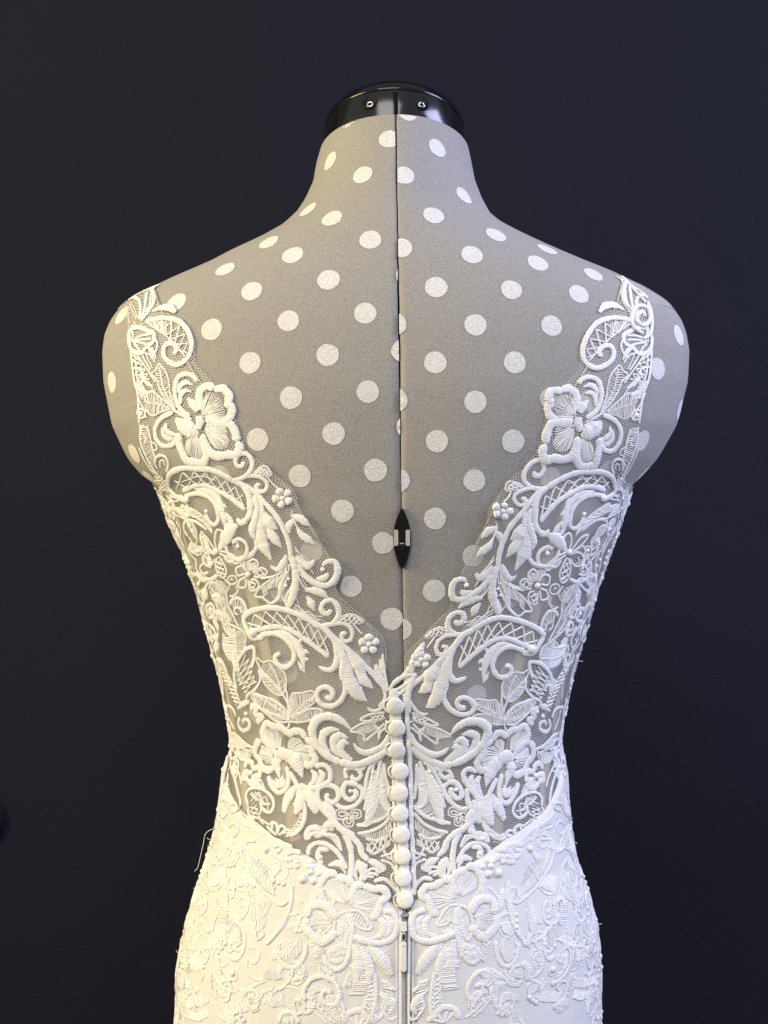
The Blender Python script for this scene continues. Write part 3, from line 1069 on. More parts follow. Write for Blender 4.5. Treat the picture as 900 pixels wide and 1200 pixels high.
c 5 360,500 355,600 350,680
c 4 375,510 365,600 360,690
h 14 | 330,640 330,700 320,780 | 385,650 385,720 380,780
M curl_cord
c 5 280,432 275,500 300,552 350,542 358,500
c 4 300,440 320,480 305,520
M curl_cord
c 5 218,582 247,602 252,662 214,732
c 3 222,620 225,680
M curl_cord
c 5 232,770 238,822 270,862 302,812 332,718
d 255,775,4
M hip_scroll
c 5 300,232 330,202 352,232 330,272 300,262
c 5 312,300 345,285 350,330 320,350
c 5 375,290 390,352 440,382 492,342 502,300
c 5 388,250 420,226 446,262 418,302 395,285
c 5 390,152 400,116 430,110 437,145 402,162
h 12 | 395,340 430,360 480,330 | 400,380 440,400 490,380
M bead_cluster
d 808,552,11
d 850,512,8
d 872,562,10
d 842,482,7
d 775,480,6
d 745,440,6
d 905,520,8
s 7 700,470 740,480 780,440 830,470 880,480
s 7 640,360 690,350 740,370 720,400 760,390 800,400
M edge_scallop
s 5 430,185 470,225 520,250 560,275 590,300
s 6 600,300 640,345 690,360 720,385 700,410
c 4 450,215 480,260 530,270 560,300 610,330
c 4 640,380 670,420 720,420 760,450 800,450
s 5 760,420 800,430 830,450 870,450
s 7 440,160 470,200 510,230 550,250
s 7 540,250 590,270 640,320 700,345
s 6 690,380 650,400 700,440 740,430
d 600,380,8
c 4 585,365 600,400 620,370
M long_cord
c 7 747,590 746,660 722,760 662,862 598,935
c 5 538,850 548,905 582,880 575,850
h 14 | 520,720 570,690 630,690 | 510,790 560,790 600,760
h 10 | 540,800 570,780 600,770 | 530,850 560,860 590,830
O 195 1020
M hip_scroll
c 8 418,290 460,330 476,400 466,470 430,522 390,502
c 6 375,380 400,390 405,440 440,470 465,455
h 18 | 340,300 400,290 450,340 465,420 | 320,380 370,360 410,390 430,450
d 432,470,3
d 455,462,3
d 402,430,6
M hip_scroll
c 7 315,440 290,500 300,600 350,682 422,712
c 5 340,500 350,562 375,540 365,490
h 12 | 310,500 315,590 360,660 | 335,520 345,590 390,670
d 410,600,8
c 4 390,580 395,630 425,640 430,590
M hip_scroll
c 6 500,450 550,462 556,512 530,542 505,520
c 6 490,515 490,582 532,632 592,642
h 12 | 575,590 620,580 680,600 | 580,630 640,640 690,630
c 7 478,712 550,662 605,640
M hip_scroll
c 6 245,375 205,385 195,422 220,472 282,442
h 14 | 260,420 310,370 360,360 | 270,480 320,430 380,390
c 5 300,490 320,440 340,470
M hip_scroll
c 6 310,762 322,840 382,882
c 5 310,722 342,708 372,750 350,775
h 16 | 340,780 400,770 470,740 | 370,850 430,840 500,820
h 14 | 440,700 480,760 520,830 | 470,690 510,750 560,810
M hip_scroll
c 5 100,640 130,700 160,720 200,690
c 5 150,600 190,560 240,600 230,650
h 16 | 120,720 180,740 260,700 | 130,790 190,800 270,770
h 14 | 150,810 200,830 250,800 | 170,870 220,880 270,850
c 5 110,830 150,860 200,850 250,820
c 4 180,300 160,340 180,370 205,330 195,260
c 4 150,220 130,270 145,310
h 14 | 130,300 120,380 130,450 | 170,320 170,400 180,470
h 14 | 160,500 210,480 230,540 | 170,580 210,590 250,570
c 5 110,470 120,540 160,560
"""
# -------- thin-plate warp: the lace on the right half mirrors the left half, fitted through matching points
PAIRS = [(187,335,722,325),(152,352,759,350),(226,400,681,410),(210,428,696,433),(206,412,704,414),(219,438,690,443),(234,492,677,494),(272,480,642,479),
(280,526,639,528),(230,542,685,548),(198,522,713,531),(198,564,716,566),(232,548,694,553),(274,562,636,571),(282,538,632,549),(308,568,613,584),(312,546,593,567),
(332,584,588,598),(279,609,642,624),(221,586,705,584),(255,647,666,647),(292,673,627,686),(337,713,584,719),(395,668,530,693),(369,637,558,651),
(287,724,635,746),(318,712,609,728),(298,740,619,761),(326,766,594,780),(378,734,545,742),(384,713,535,723),(432,754,493,772),(376,781,545,793),(430,821,499,830),
(384,810,540,822),(454,812,476,808),(367,858,573,859),(400,894,522,897),(414,870,529,876),(332,884,592,888),(388,928,553,934),(411,926,537,922),(306,938,615,943),
(300,962,632,958),(358,948,564,967),(463,905,474,905),(468,990,479,990),(408,1068,536,1062),(362,1076,578,1072),(396,1136,552,1128),(465,1082,483,1084),(388,1166,556,1158),(344,1132,588,1132),(420,1190,520,1186),
(238,1050,678,1065),(205,1130,706,1110),(242,1000,682,1005),(264,905,658,905),(272,880,655,880),(246,745,682,742),(205,610,726,608),(200,640,716,645),(165,520,745,520),(160,440,758,440),(228,690,698,690),(262,840,659,840),(330,1020,605,1015),(385,1015,552,1008),(281,1120,640,1120)]
_pa = np.array(PAIRS, float); _src, _dst = _pa[:, :2], _pa[:, 2:]
def _U(r2): return np.where(r2 > 1e-9, r2*np.log(r2+1e-12), 0)
_n = len(_src)
_K = _U(((_src[:, None]-_src[None])**2).sum(-1))+np.eye(_n)*900
_Pm = np.c_[np.ones(_n), _src]
_A = np.block([[_K, _Pm], [_Pm.T, np.zeros((3, 3))]])
_W = np.linalg.solve(_A, np.vstack([_dst, np.zeros((3, 2))]))
def warp(pts):
    pts = np.asarray(pts, float)
    u = _U(((pts[:, None]-_src[None])**2).sum(-1))
    return u @ _W[:_n] + np.c_[np.ones(len(pts)), pts] @ _W[_n:]

# -------- swept embroidery
def spline(pts, step):
    pts = np.asarray(pts, float)
    if len(pts) == 2:
        n = max(2, int(np.linalg.norm(pts[1]-pts[0])/step)+1); t = np.linspace(0, 1, n)[:, None]
        return pts[0]*(1-t)+pts[1]*t, np.linspace(0, 1, n)
    closed = np.linalg.norm(pts[0]-pts[-1]) < 0.7
    if closed: ext = np.vstack([pts[-2], pts, pts[1]])
    else: ext = np.vstack([2*pts[0]-pts[1], pts, 2*pts[-1]-pts[-2]])
    out, prm = [], []
    m = len(pts)-1
    for i in range(m):
        p0, p1, p2, p3 = ext[i:i+4]
        t0 = 0.0; t1 = t0+max(1e-6, np.linalg.norm(p1-p0))**0.5; t2 = t1+max(1e-6, np.linalg.norm(p2-p1))**0.5; t3 = t2+max(1e-6, np.linalg.norm(p3-p2))**0.5
        k = max(2, int(np.linalg.norm(p2-p1)/step)+1)
        t = np.linspace(t1, t2, k, endpoint=(i == m-1))[:, None]
        A1 = (t1-t)/(t1-t0)*p0+(t-t0)/(t1-t0)*p1; A2 = (t2-t)/(t2-t1)*p1+(t-t1)/(t2-t1)*p2; A3 = (t3-t)/(t3-t2)*p2+(t-t2)/(t3-t2)*p3
        B1 = (t2-t)/(t2-t0)*A1+(t-t0)/(t2-t0)*A2; B2 = (t3-t)/(t3-t1)*A2+(t-t1)/(t3-t1)*A3
        out.append((t2-t)/(t2-t1)*B1+(t-t1)/(t2-t1)*B2)
        prm.append((i+(t[:, 0]-t1)/(t2-t1))/m)
    return np.vstack(out), np.concatenate(prm)
class Motif:
    def __init__(self, mapper, off, jit=0.0):
        self.V, self.F, self.UV, self.MI = [], [], [], []; self.n = 0; self.map = mapper; self.off = off; self.jit = jit
    def sweep(self, pts, prm, widths, hf, nphi, mat, rounded=True, lump=0.0):
        P, Nn, sc_ = self.map(pts)
        m = len(P)
        if m < 2: return
        T = np.gradient(P, axis=0); T /= np.linalg.norm(T, axis=1, keepdims=True)+1e-12
        side = np.cross(Nn, T); side /= np.linalg.norm(side, axis=1, keepdims=True)+1e-12
        L = np.r_[0, np.cumsum(np.linalg.norm(np.diff(P, axis=0), axis=1))]
        wd = np.interp(prm, np.linspace(0, 1, len(widths)), widths)*sc_
        if lump:
            ph = rng.random()*6; per = 0.0062
            wd = wd*(1+lump*np.abs(np.sin(L/per*math.pi+ph))-lump*0.45)
        wd = wd*(1+0.05*np.sin(L/0.0031+rng.random()*6)+0.04*np.sin(L/0.0013+rng.random()*6))
        wd = wd*(1+np.array([rng.gauss(0, 0.03) for _ in range(m)]))
        if rounded:
            r = max(wd.max()*0.5, 1e-6)
            e = np.minimum(L, L[-1]-L); wd = wd*np.sqrt(np.clip(1-(1-np.minimum(1, e/r))**2, 0.02, 1))
        alt = np.zeros(m)
        if nphi > 5:      # satin stitches: alternate rings stand proud
            alt = np.where(np.arange(m) % 2 == 0, 1, -1)*np.abs(np.array([rng.gauss(0.055, 0.035) for _ in range(m)]))
        h = wd*hf*(1+1.9*alt); wd = wd*(1+0.8*alt)
        ph = np.linspace(-0.25, math.pi+0.25, nphi)
        o = self.off+rng.random()*self.jit
        ej = 1+np.random.RandomState(rng.randrange(10**6)).randn(m, nphi)*(0.085 if nphi > 5 else 0.0)*np.abs(np.cos(ph))[None]**4
        ring = P[:, None]+Nn[:, None]*(o+h[:, None, None]*(np.sign(np.sin(ph))*np.abs(np.sin(ph))**0.8)[None, :, None])+side[:, None]*(wd[:, None, None]*0.5*(np.cos(ph)[None]*ej)[:, :, None])
        uv = np.stack([np.repeat(L[:, None], nphi, 1)+rng.random(), (wd[:, None]*0.5*ph[None])], -1)
        base = self.n; self.V.append(ring.reshape(-1, 3)); self.UV.append(uv.reshape(-1, 2)); self.n += m*nphi
        i = np.arange(m-1)[:, None]*nphi+np.arange(nphi-1)[None]; i = i.ravel()+base
        self.F.append(np.stack([i, i+1, i+nphi+1, i+nphi], -1)); self.MI += [mat]*len(i)
    def cord(self, pts, widths, hf=0.46, lump=0.0, rounded=True):
        q, prm = spline(pts, 1.05); self.sweep(self.tf(q), prm, widths, hf, 8, 0, rounded, lump)
    def thread(self, pts, wd=1.15):
        q, prm = spline(pts, 2.5); self.sweep(self.tf(q), prm, [wd], 0.55, 5, 1, False)
    def dome(self, c, dia):
        c = np.asarray(c, float); P, Nn, sc_ = self.map(self.tf(c[None])); P, n, r = P[0], Nn[0], dia*0.5*sc_[0]
        t1 = np.cross(n, (0.1, 0.2, 1.0)); t1 /= np.linalg.norm(t1); t2 = np.cross(n, t1); m = 14; base = self.n
        V, UV = [], []
        for k, el in enumerate((0.0, 0.45, 0.9, 1.25)):
            for a in range(m):
                an = 2*math.pi*a/m
                V.append(P+n*(self.off+0.0002+r*0.8*math.sin(el))+r*math.cos(el)*(math.cos(an)*t1+math.sin(an)*t2)); UV.append((an*r, el*r))
        V.append(P+n*(self.off+0.0002+r*0.82)); UV.append((0, 0))
        self.V.append(np.array(V)); self.UV.append(np.array(UV)); self.n += len(V)
        f = [(base+k*m+a, base+(k+1)*m+a, base+(k+1)*m+(a+1) % m, base+k*m+(a+1) % m) for k in range(3) for a in range(m)]
        self.F.append(np.array(f)); t = base+4*m
        self.F.append(np.array([(base+3*m+(a+1) % m, base+3*m+a, t, t) for a in range(m)]))
        self.MI += [1]*(len(f)+m)
    hk = 1.0
    tf = staticmethod(lambda q: q)
    def build(self, name, parent):
        if not self.V: return None
        V = np.vstack(self.V); UV = np.vstack(self.UV); F = np.vstack(self.F)
        me = bpy.data.meshes.new(name)
        fl = [tuple(f) if f[2] != f[3] else tuple(f[:3]) for f in F.tolist()]
        me.from_pydata(V.tolist(), [], fl)
        me.materials.append(M['lace']); me.materials.append(M['lace_thread'])
        me.polygons.foreach_set('material_index', self.MI)
        me.polygons.foreach_set('use_smooth', [True]*len(fl))
        l = me.uv_layers.new(name='UVMap'); idx = np.zeros(len(me.loops), dtype=np.int32); me.loops.foreach_get('vertex_index', idx)
        l.data.foreach_set('uv', UV.astype(np.float32)[idx].ravel())
        o = bpy.data.objects.new(name, me); COL.objects.link(o); o.parent = parent
        return o
def along(pts, n):
    q, _ = spline(pts, 1.0); L = np.r_[0, np.cumsum(np.linalg.norm(np.diff(q, axis=0), axis=1))]
    t = np.linspace(0, L[-1], n); return np.stack([np.interp(t, L, q[:, 0]), np.interp(t, L, q[:, 1])], -1)
def draw(mo, line, conv):
    tok = line.split(' ', 1); op = tok[0]; rest = tok[1]
    def pts(s): return [conv(*map(float, a.split(','))) for a in s.split()]
    if op in ('c', 's', 'l'):
        wtxt, ptxt = rest.split(' ', 1); wd = [float(a) for a in wtxt.split(',')]
        if op == 'c': mo.cord(pts(ptxt), [a*0.71 for a in wd], 0.17*mo.hk)
        elif op == 's': mo.cord(pts(ptxt), [a*0.90 for a in wd], 0.125*mo.hk, lump=0.08)
        else: mo.cord(pts(ptxt), [a*1.0 for a in wd], 0.12*mo.hk, rounded=False)
    elif op == 't': mo.thread(pts(rest))
    elif op == 't2': mo.thread(pts(rest), 2.0)
    elif op in ('h', 'x'):
        n, a, b = rest.split(' | '); n = int(n)
        if op == 'h':
            n = int(n*1.5) if mo.hk == 1.0 else n
            tw = 1.0 if mo.hk == 1.0 else 1.5
            A, B = along(pts(a), n), along(pts(b), n)
            for k in range(n): mo.thread([A[k]+np.array([rng.uniform(-.4, .4), rng.uniform(-.4, .4)]), (A[k]+B[k])/2+np.array([rng.uniform(-.5, .5), rng.uniform(-.5, .5)]), B[k]], rng.uniform(0.9, 1.4)*tw)
        else:
            A, B = along(pts(a), n), along(pts(b), n)
            for k in range(n-1): mo.thread([A[k], B[k+1]], 1.9); mo.thread([B[k], A[k+1]], 1.9)
    elif op == 'r':
        h, a = rest.split(' | '); c, n = h.split(); c = np.array(pts(c)[0]); n = int(int(n)*1.4)
        for e in along(pts(a), n):
            s0 = c+(e-c)*rng.uniform(0.12, 0.35); mid = c+(e-c)*0.65+np.array([rng.uniform(-.6, .6), rng.uniform(-.6, .6)])
            mo.thread([s0, mid, e+(e-c)*0.08], rng.uniform(1.1, 1.6))
    elif op == 'd':
        x, y, r = map(float, rest.split(',')); mo.dome(conv(x, y), r)
    elif op == 'P':
        c, R, n, rot = rest.split(); cx, cy = map(float, c.split(',')); R = float(R)
        for k in range(int(n)):
            a = math.radians(float(rot)+360*k/int(n))
            p = [conv(cx+R*f*math.cos(a), cy+R*f*math.sin(a)) for f in (0.18, 0.5, 0.8, 1.0)]
            mo.cord(p, [R*0.08, R*0.14, R*0.18, R*0.15], 0.30)

# -------- gown panels
VEDGE = [(186,336),(196,366),(222,386),(230,402),(229,425),(240,452),(254,451),(272,463),(276,490),(286,520),(291,528),(301,537),(313,545),(330,561),(347,579),(353,599),(364,612),(377,638),(386,652),(398,662),(399,676),(394,688),(399,702),(418,719),(431,729),(449,752),(451,775),(453,800),(458,812)]
ARMH = [(151,353),(151,375),(157,405),(160,440),(163,480),(165,510),(172,535),(181,556),(184,568)]
WAIST = [(262,894),(269,922),(284,949),(305,966),(330,986),(360,1002),(385,1017),(405,1031),(440,1043),(466,1062)]
def edge_fn(pts, key=0):
    h = sorted([hit_px(x, y)[2] for x, y in pts], key=lambda a: a[key])
    a = np.array(h); 
    if key == 0: return lambda p: np.interp(p, a[:, 0], a[:, 1]), a
    return lambda t: np.interp(t, a[:, 1], a[:, 0]), a
PI = math.pi
panels = {}; skirts = {}
TOFF = 0.0009; SOFF = 0.0030
for side in ('L', 'R'):
    sg = -1 if side == 'L' else 1
    ve = VEDGE if side == 'L' else [tuple(q) for q in warp(VEDGE)]
    ah = ARMH if side == 'L' else [tuple(q) for q in warp(ARMH)]
    wa = WAIST if side == 'L' else [(657,892),(651,922),(638,948),(620,965),(590,985),(562,1006),(532,1022),(505,1035),(484,1058)]
    fin, a_in = edge_fn(ve); fout, a_out = edge_fn(ah)
    pv = a_in[-1, 0]; pa0 = a_out[0, 0]; pa1 = a_out[-1, 0]
    mid = PI if side == 'L' else 2*PI
    def th_in(p, fin=fin, pv=pv, sg=sg):
        return fin(p) if p < pv-6 else (th_seam(p)+sg*0.002 if p > pv else fin(p)*(pv-p)/6+(th_seam(p)+sg*0.002)*(1-(pv-p)/6))
    def th_out(p, fin=fin, fout=fout, pa0=pa0, pa1=pa1, mid=mid, sg=sg):
        if p < pa0: return 2*mid-fin(p)
        if p < pa0+8: return (2*mid-fin(p))*(1-(p-pa0)/8)+fout(p)*(p-pa0)/8
        if p < pa1-4: return fout(p)
        if p < pa1+6: f = (p-pa1+4)/10; return fout(p)*(1-f)+(mid+sg*0.3)*f
        return mid+sg*0.3
    rows = np.arange(a_in[0, 0]+0.5, 1090, 3.0)
    o = child(strip_mesh('bodice_panel', rows, th_in, th_out, 70, TOFF, M['tulle'], gown), GL)
    o['label'] = 'sheer tulle panel with raised lace, %s of the buttons' % ('left' if sg < 0 else 'right')
    panels[side] = o
    # front of the strap and of the bodice, seen only from the side
    rf = np.arange(a_in[0, 0]+1, pa1, 4.0)
    child(strip_mesh('front_strap', rf, lambda p: 2*mid-th_in(p), lambda p: 2*mid-th_out(p) if p > pa0+8 else mid-sg*0.0+0.0, 30, TOFF, M['tulle'], gown), GL)
    # skirt
    wf, wa_ = edge_fn(wa, 1)
    tmin, tmax = wa_[:, 1].min(), wa_[:, 1].max()
    def ptop(th, wf=wf, tmin=tmin, tmax=tmax, side=side):
        if side == 'L' and th < tmin: return wf(tmin)-min(60, (tmin-th)*90)
        if side == 'R' and th > tmax: return wf(tmax)-min(60, (th-tmax)*90)
        return wf(th)
    t0 = float(th_seam(1000)); 
    tc = np.r_[np.linspace(0, 0.12, 10), np.linspace(0.14, 1, 120)]
    tt = np.r_[np.linspace(0, 0.04, 5), np.linspace(0.06, 1, 80)]
    V, UV = [], []
    for ti in tt:
        for jj, cj in enumerate(tc):
            th = (t0)*(1-cj)+(PI/2 if side == 'L' else 2.5*PI)*cj
            p = ptop(th); p = p+(1400-p)*ti
            dth = float(th_seam(p))-t0 + sg*0.0036
            th2 = th+dth*max(0, 1-cj*6)
            V.append((p, th2)); 
    V = np.array(V); Q = surf(V[:, 0], V[:, 1]); Nn = nrm_at(V[:, 0], V[:, 1])
    Q = Q+Nn*SOFF
    m = len(tc); Q = Q.reshape(len(tt), m, 3); Nn = Nn.reshape(len(tt), m, 3)
    Q[:, 0] -= Nn[:, 0]*0.0032; Q[:, 1] -= Nn[:, 1]*0.0002
    Q[0] -= Nn[0]*0.0022
    F = [(i*m+j, i*m+j+1, (i+1)*m+j+1, (i+1)*m+j) for i in range(len(tt)-1) for j in range(m-1)]
    sk = child(mesh_from('skirt_panel', Q.reshape(-1, 3), F, M['skirt'], gown, uv=Q.reshape(-1, 3)[:, [0, 2]]), GL)
    sk['label'] = 'opaque ivory skirt half with tonal lace, %s of the zip' % ('left' if sg < 0 else 'right')
    skirts[side] = sk
    # boning under the lace
    B1 = [(196,578),(212,620),(228,670),(248,740),(264,800),(276,860),(284,900),(290,950)]
    B2 = [(256,585),(270,618),(285,660),(296,700),(311,760),(319,800),(326,850),(332,900),(340,950),(347,985)]
    for bl, wd in ((B1, 12), (B2, 14)):
        q, prm = spline(bl, 6)
        if side == 'R': q = warp(q)
        P, Nn, s_ = map_px(q); T = np.gradient(P, axis=0); T /= np.linalg.norm(T, axis=1, keepdims=True); sd = np.cross(Nn, T)
        cols = np.linspace(-0.5, 0.5, 5); Vb = (P[:, None]+Nn[:, None]*(0.0004+0.0003*(1-np.abs(cols)*2))[None, :, None]+sd[:, None]*(cols[None, :, None]*wd*s_[:, None, None])).reshape(-1, 3)
        Lb = np.r_[0, np.cumsum(np.linalg.norm(np.diff(P, axis=0), axis=1))]
        uv = np.stack(np.broadcast_arrays(Lb[:, None], cols[None]*wd*S), -1).reshape(-1, 2)
        F = [(i*5+j, i*5+j+1, i*5+6+j, i*5+5+j) for i in range(len(P)-1) for j in range(4)]
        child(mesh_from('boning_channel', Vb, F, M['boning'], gown, uv), GL)
    # nude binding on the V edge
    for bp, bw in (([(182,342),(189,362),(198,378)], 2.0), ([(220,424),(229,438),(240,455),(252,480)], 2.2), ([(330,562),(353,599),(386,652)], 0.9), ([(399,700),(431,729),(450,752),(452,790)], 0.9)):
        mo = Motif(map_px, TOFF+0.0001)
        if side == 'R': mo.tf = warp
        mo.cord(bp, [bw]); b = mo.build('edge_binding', gown); child(b, GL); b.data.materials[0] = M['binding']
# opaque front of the bodice
child(strip_mesh('front_bodice', np.arange(470, 930, 5.0), lambda p: PI*0.90-max(0, (585-p)/115)*0.5, lambda p: PI*0.10+max(0, (585-p)/115)*0.5, 60, TOFF+0.0004, M['skirt'], gown), GL)

# -------- lace, traced on the left and mirrored on the right
def lace_side(side):
    ox = oy = 0.0; mo = None; name = None; zone = None
    def flush():
        nonlocal mo
        if mo is not None:
            o = mo.build(name, panels[side] if zone == 'bodice' else skirts[side])
        mo = None
    for line in LACE.strip().split('\n'):
        if not line or line[0] == '#': continue
        k = line[0]
        if k == 'Z': flush(); zone = line[2:]
        elif k == 'O': flush(); ox, oy = map(float, line[2:].split())
        elif k == 'M':
            flush(); name = line[2:]
            mo = Motif(map_px, (TOFF if zone == 'bodice' else SOFF)-0.0001, 0.0004)
            if zone == 'skirt': mo.hk = 1.15
            if side == 'R':
                jx, jy, kx_, ky_ = rng.uniform(-1, 1), rng.uniform(-1, 1), rng.uniform(.02, .05), rng.uniform(.02, .05)
                mo.tf = lambda q, jx=jx, jy=jy, a=kx_, b=ky_: warp(q)+np.stack([jx+0.7*np.sin(q[:, 1]*a), jy+0.7*np.sin(q[:, 0]*b)], -1)
        else: draw(mo, line, lambda x, y: np.array((ox+x/5, oy+y/5)))
    flush()
for sd in ('L', 'R'): lace_side(sd)

mo = Motif(map_px, TOFF+0.0006)      # coiled rose on the right strap only
mo.cord([(752,392),(741,384),(739,370),(746,360),(757,363),(760,374),(754,382),(746,379),(745,371),(751,367),(754,373)], [5.5], 0.4)
mo.cord([(733,330),(729,345),(732,358),(740,366)], [5], 0.35)
mo.cord([(727,326),(735,334),(745,345),(755,356)], [5], 0.35)
mo.cord([(757,354),(762,372),(760,392),(752,398)], [4.5], 0.35)
mo.build('coiled_rose', panels['R'])
mo = Motif(map_px, TOFF+0.0003)      # the right edge laps over the left at the foot of the V
mo.cord([(455,810),(463,799),(477,791),(485,792)], [2, 6, 6, 3], 0.2); mo.cord([(458,811),(472,804),(480,798),(485,793)], [3, 5, 5, 3], 0.2)
mo.cord([(487,788),(481,802),(478,816),(479,836)], [6, 7, 7, 6], 0.2); mo.cord([(484,795),(476,806),(469,812),(463,814)], [4, 5, 5, 4], 0.2)
mo.cord([(497,752),(491,764),(484,777),(482,790)], [4, 9, 9, 5], 0.15, lump=0.1); mo.cord([(484,778),(478,786),(470,792)], [3, 7, 2], 0.15)
for q_ in ((488,768),(493,760),(484,775)): mo.dome(q_, 5)
mo.build('overlap_sprig', panels['R'])

# -------- lace round the flanks and hips, continuing out of the camera's sight
TEMPL = ["""c 5 -40,60 -60,10 -40,-50 10,-70 55,-40 55,10 20,35 -10,15 -5,-15
l 2,8,8,2 -40,60 -20,90 20,100 60,85
h 12 | -50,-10 -30,-60 20,-65 | -20,-5 0,-30 30,-40""",
"""c 6 -70,40 -30,70 30,60 60,10 40,-40 0,-40 -10,-5 15,5
c 5 60,10 75,50 70,90
h 14 | -60,35 -20,60 30,50 | -50,-20 -10,0 20,10
d -45,-30,6
d -20,-55,5
d 10,-75,5""",
"""c 5 -30,90 -45,30 -30,-40 0,-90
c 5 -30,90 20,50 35,-10 0,-90
c 3 -20,80 0,0 0,-85
h 16 | -35,70 -42,10 -5,-80 | -15,60 -5,10 0,-80
h 16 | -10,80 30,20 5,-80 | -15,60 0,10 0,-80""",
"""s 8 0,0 -40,-20 -60,20 -30,45 0,5
s 8 0,0 -20,-45 20,-65 40,-30 0,0
s 8 0,0 45,-15 60,25 25,45 0,0
r 0,0 10 | -45,10 -20,25 20,25 45,10
d 0,0,7
c 5 0,20 10,60 -15,100""",
"""c 5 -60,-60 -20,-70 10,-40 0,0 -30,5 -35,-20
c 5 60,60 20,70 -10,40 0,0 30,-5 35,20
h 12 | -70,-20 -60,30 -20,60 | -30,0 -25,30 -5,40
h 12 | 70,20 60,-30 20,-60 | 30,0 25,-30 5,-40"""]
def surf_mapper(p0, th0, rot, scl, flip):
    pa, ta = np.array([p0, p0]), np.array([th0, th0+0.01]); q = surf(pa, ta); R = np.linalg.norm(q[1]-q[0])/0.01
    c, s = math.cos(rot), math.sin(rot)
    def f(pts):
        pts = np.asarray(pts, float)*scl; x = (pts[:, 0]*c-pts[:, 1]*s)*flip; y = pts[:, 0]*s+pts[:, 1]*c
        th = th0+x*S/R; p = p0+y
        return surf(p, th), nrm_at(p, th), np.full(len(pts), S)
    return f
def flank(side, p0, th, zone, ti, scl, hk=0.95):
    mo = Motif(surf_mapper(p0, th, rng.random()*6.28, scl, rng.choice((-1, 1))), (TOFF if zone == 'b' else SOFF)-0.0001, 0.0004)
    mo.hk = hk
    for ln in TEMPL[ti].split('\n'): draw(mo, ln, lambda x, y: np.array((x/5, y/5)))
    mo.build(('curl_motif', 'scroll_motif', 'leaf_motif', 'blossom_motif', 'double_curl_motif')[ti], panels[side] if zone == 'b' else skirts[side])
for side in ('L', 'R'):
    sg = -1 if side == 'L' else 1; mid = PI if side == 'L' else 2*PI
    for i, p in enumerate(np.arange(592, 935, 21)):
        for dg in (-17, -7, 2, 10) + ((19,) if 845 < p < 895 else ()):       # degrees from the flank towards the back
            th = mid-sg*math.radians(dg+rng.uniform(-3, 3)+(4 if i % 2 else 0))
            flank(side, p+rng.uniform(-5, 5), th, 'b', rng.choice((0, 1, 1, 2, 3, 4)), rng.uniform(0.65, 0.95))
    for i, p in enumerate(np.arange(598, 800, 19)):      # thread leaves behind the cords
        for dg in (15, 24, 33):
            if rng.random() < 0.25: continue
            flank(side, p+rng.uniform(-5, 5), mid-sg*math.radians(dg+rng.uniform(-3, 3)), 'b', rng.choice((2, 2, 2, 0)), rng.uniform(0.5, 0.72), 0.5)
    for i, p in enumerate(np.arange(905, 1330, 33)):
        for dg in (-30, -18, -7, 3, 12, 21):
            if dg > 14 and p < 960: continue
            th = mid-sg*math.radians(dg+rng.uniform(-3, 3)+(5 if i % 2 else 0))
            flank(side, p+rng.uniform(-6, 6), th, 's', rng.choice((0, 1, 1, 2, 2, 3, 4)), rng.uniform(1.0, 1.45), 1.1)

for side in ('L', 'R'):      # small tonal fillings between the larger skirt motifs
    sg = -1 if side == 'L' else 1
    for i, p in enumerate(np.r_[960:1180:25, 1190:1340:40]):
        for dg in range(8, 60, 8):
            th = th_seam(p)+sg*math.radians(dg+(4 if i % 2 else 0)+rng.uniform(-2, 2))
            if p < 1010 and dg < 32 or p < 985 and dg < 44 or rng.random() < 0.40: continue
            flank(side, p+rng.uniform(-5, 5), th, 's', rng.choice((0, 1, 2, 2, 4)), rng.uniform(0.6, 0.9), 0.85)

# -------- button stand, buttons, zip
mo = Motif(map_px, TOFF+0.0002)
mo.cord([(461,806),(465,850),(469,920),(472,985),(476,1062)], [11, 12, 12, 12, 11], 0.12)
mo.cord([(474,812),(478,850),(481,905),(482,960),(484,1000),(486,1050)], [5.0], 0.25)
mo.cord([(456,815),(459,850),(461,900),(462,950),(464,1000),(467,1050)], [3.6], 0.25)
child(mo.build('button_placket', gown), GL)
BTN = [(463,826),(465,852),(465,877.5),(468.5,903.5),(468.5,929),(468.5,953.5),(470,978.5),(472,1004),(472,1029.5),(474.5,1055)]
prof = [(0.55, -0.1), (0.88, 0.0), (0.985, 0.10), (1.0, 0.18), (0.975, 0.26), (0.88, 0.345), (0.64, 0.41), (0.32, 0.445), (0.02, 0.455)]
for bx_, by_ in BTN:
    q, n, _ = hit_px(bx_, by_); r = 10.3*S*(D+q[1])/D*rng.uniform(0.97, 1.02)
    tiltv = np.array([rng.uniform(-.10, .10), 0, rng.uniform(-.08, .08)]); n = n+tiltv; n /= np.linalg.norm(n)
    mt = Vector(n).to_track_quat('Z', 'Y').to_matrix(); seg = 32
    c = q+n*0.0026; V, F = [], []
    for a, h in prof:
        for k in range(seg):
            an = 2*PI*k/seg; wob = 1+0.018*math.sin(3*an+by_)+0.012*math.sin(7*an+bx_*3); V.append(Vector(c)+mt @ Vector((a*r*wob*math.cos(an), a*r*wob*math.sin(an), h*r*wob)))
    for i in range(len(prof)-1):
        for k in range(seg): F.append((i*seg+k, i*seg+(k+1) % seg, (i+1)*seg+(k+1) % seg, (i+1)*seg+k))
    F.append([(len(prof)-1)*seg+k for k in range(seg)])
    b = child(mesh_from('button', V, F, M['button'], gown), GL)
    mo = Motif(map_px, TOFF+0.001)
    mo.cord([(bx_-7, by_+9), (bx_-12.5, by_+3), (bx_-12.5, by_-4), (bx_-7, by_-8)], [2.4])
    lo = mo.build('button_loop', b)
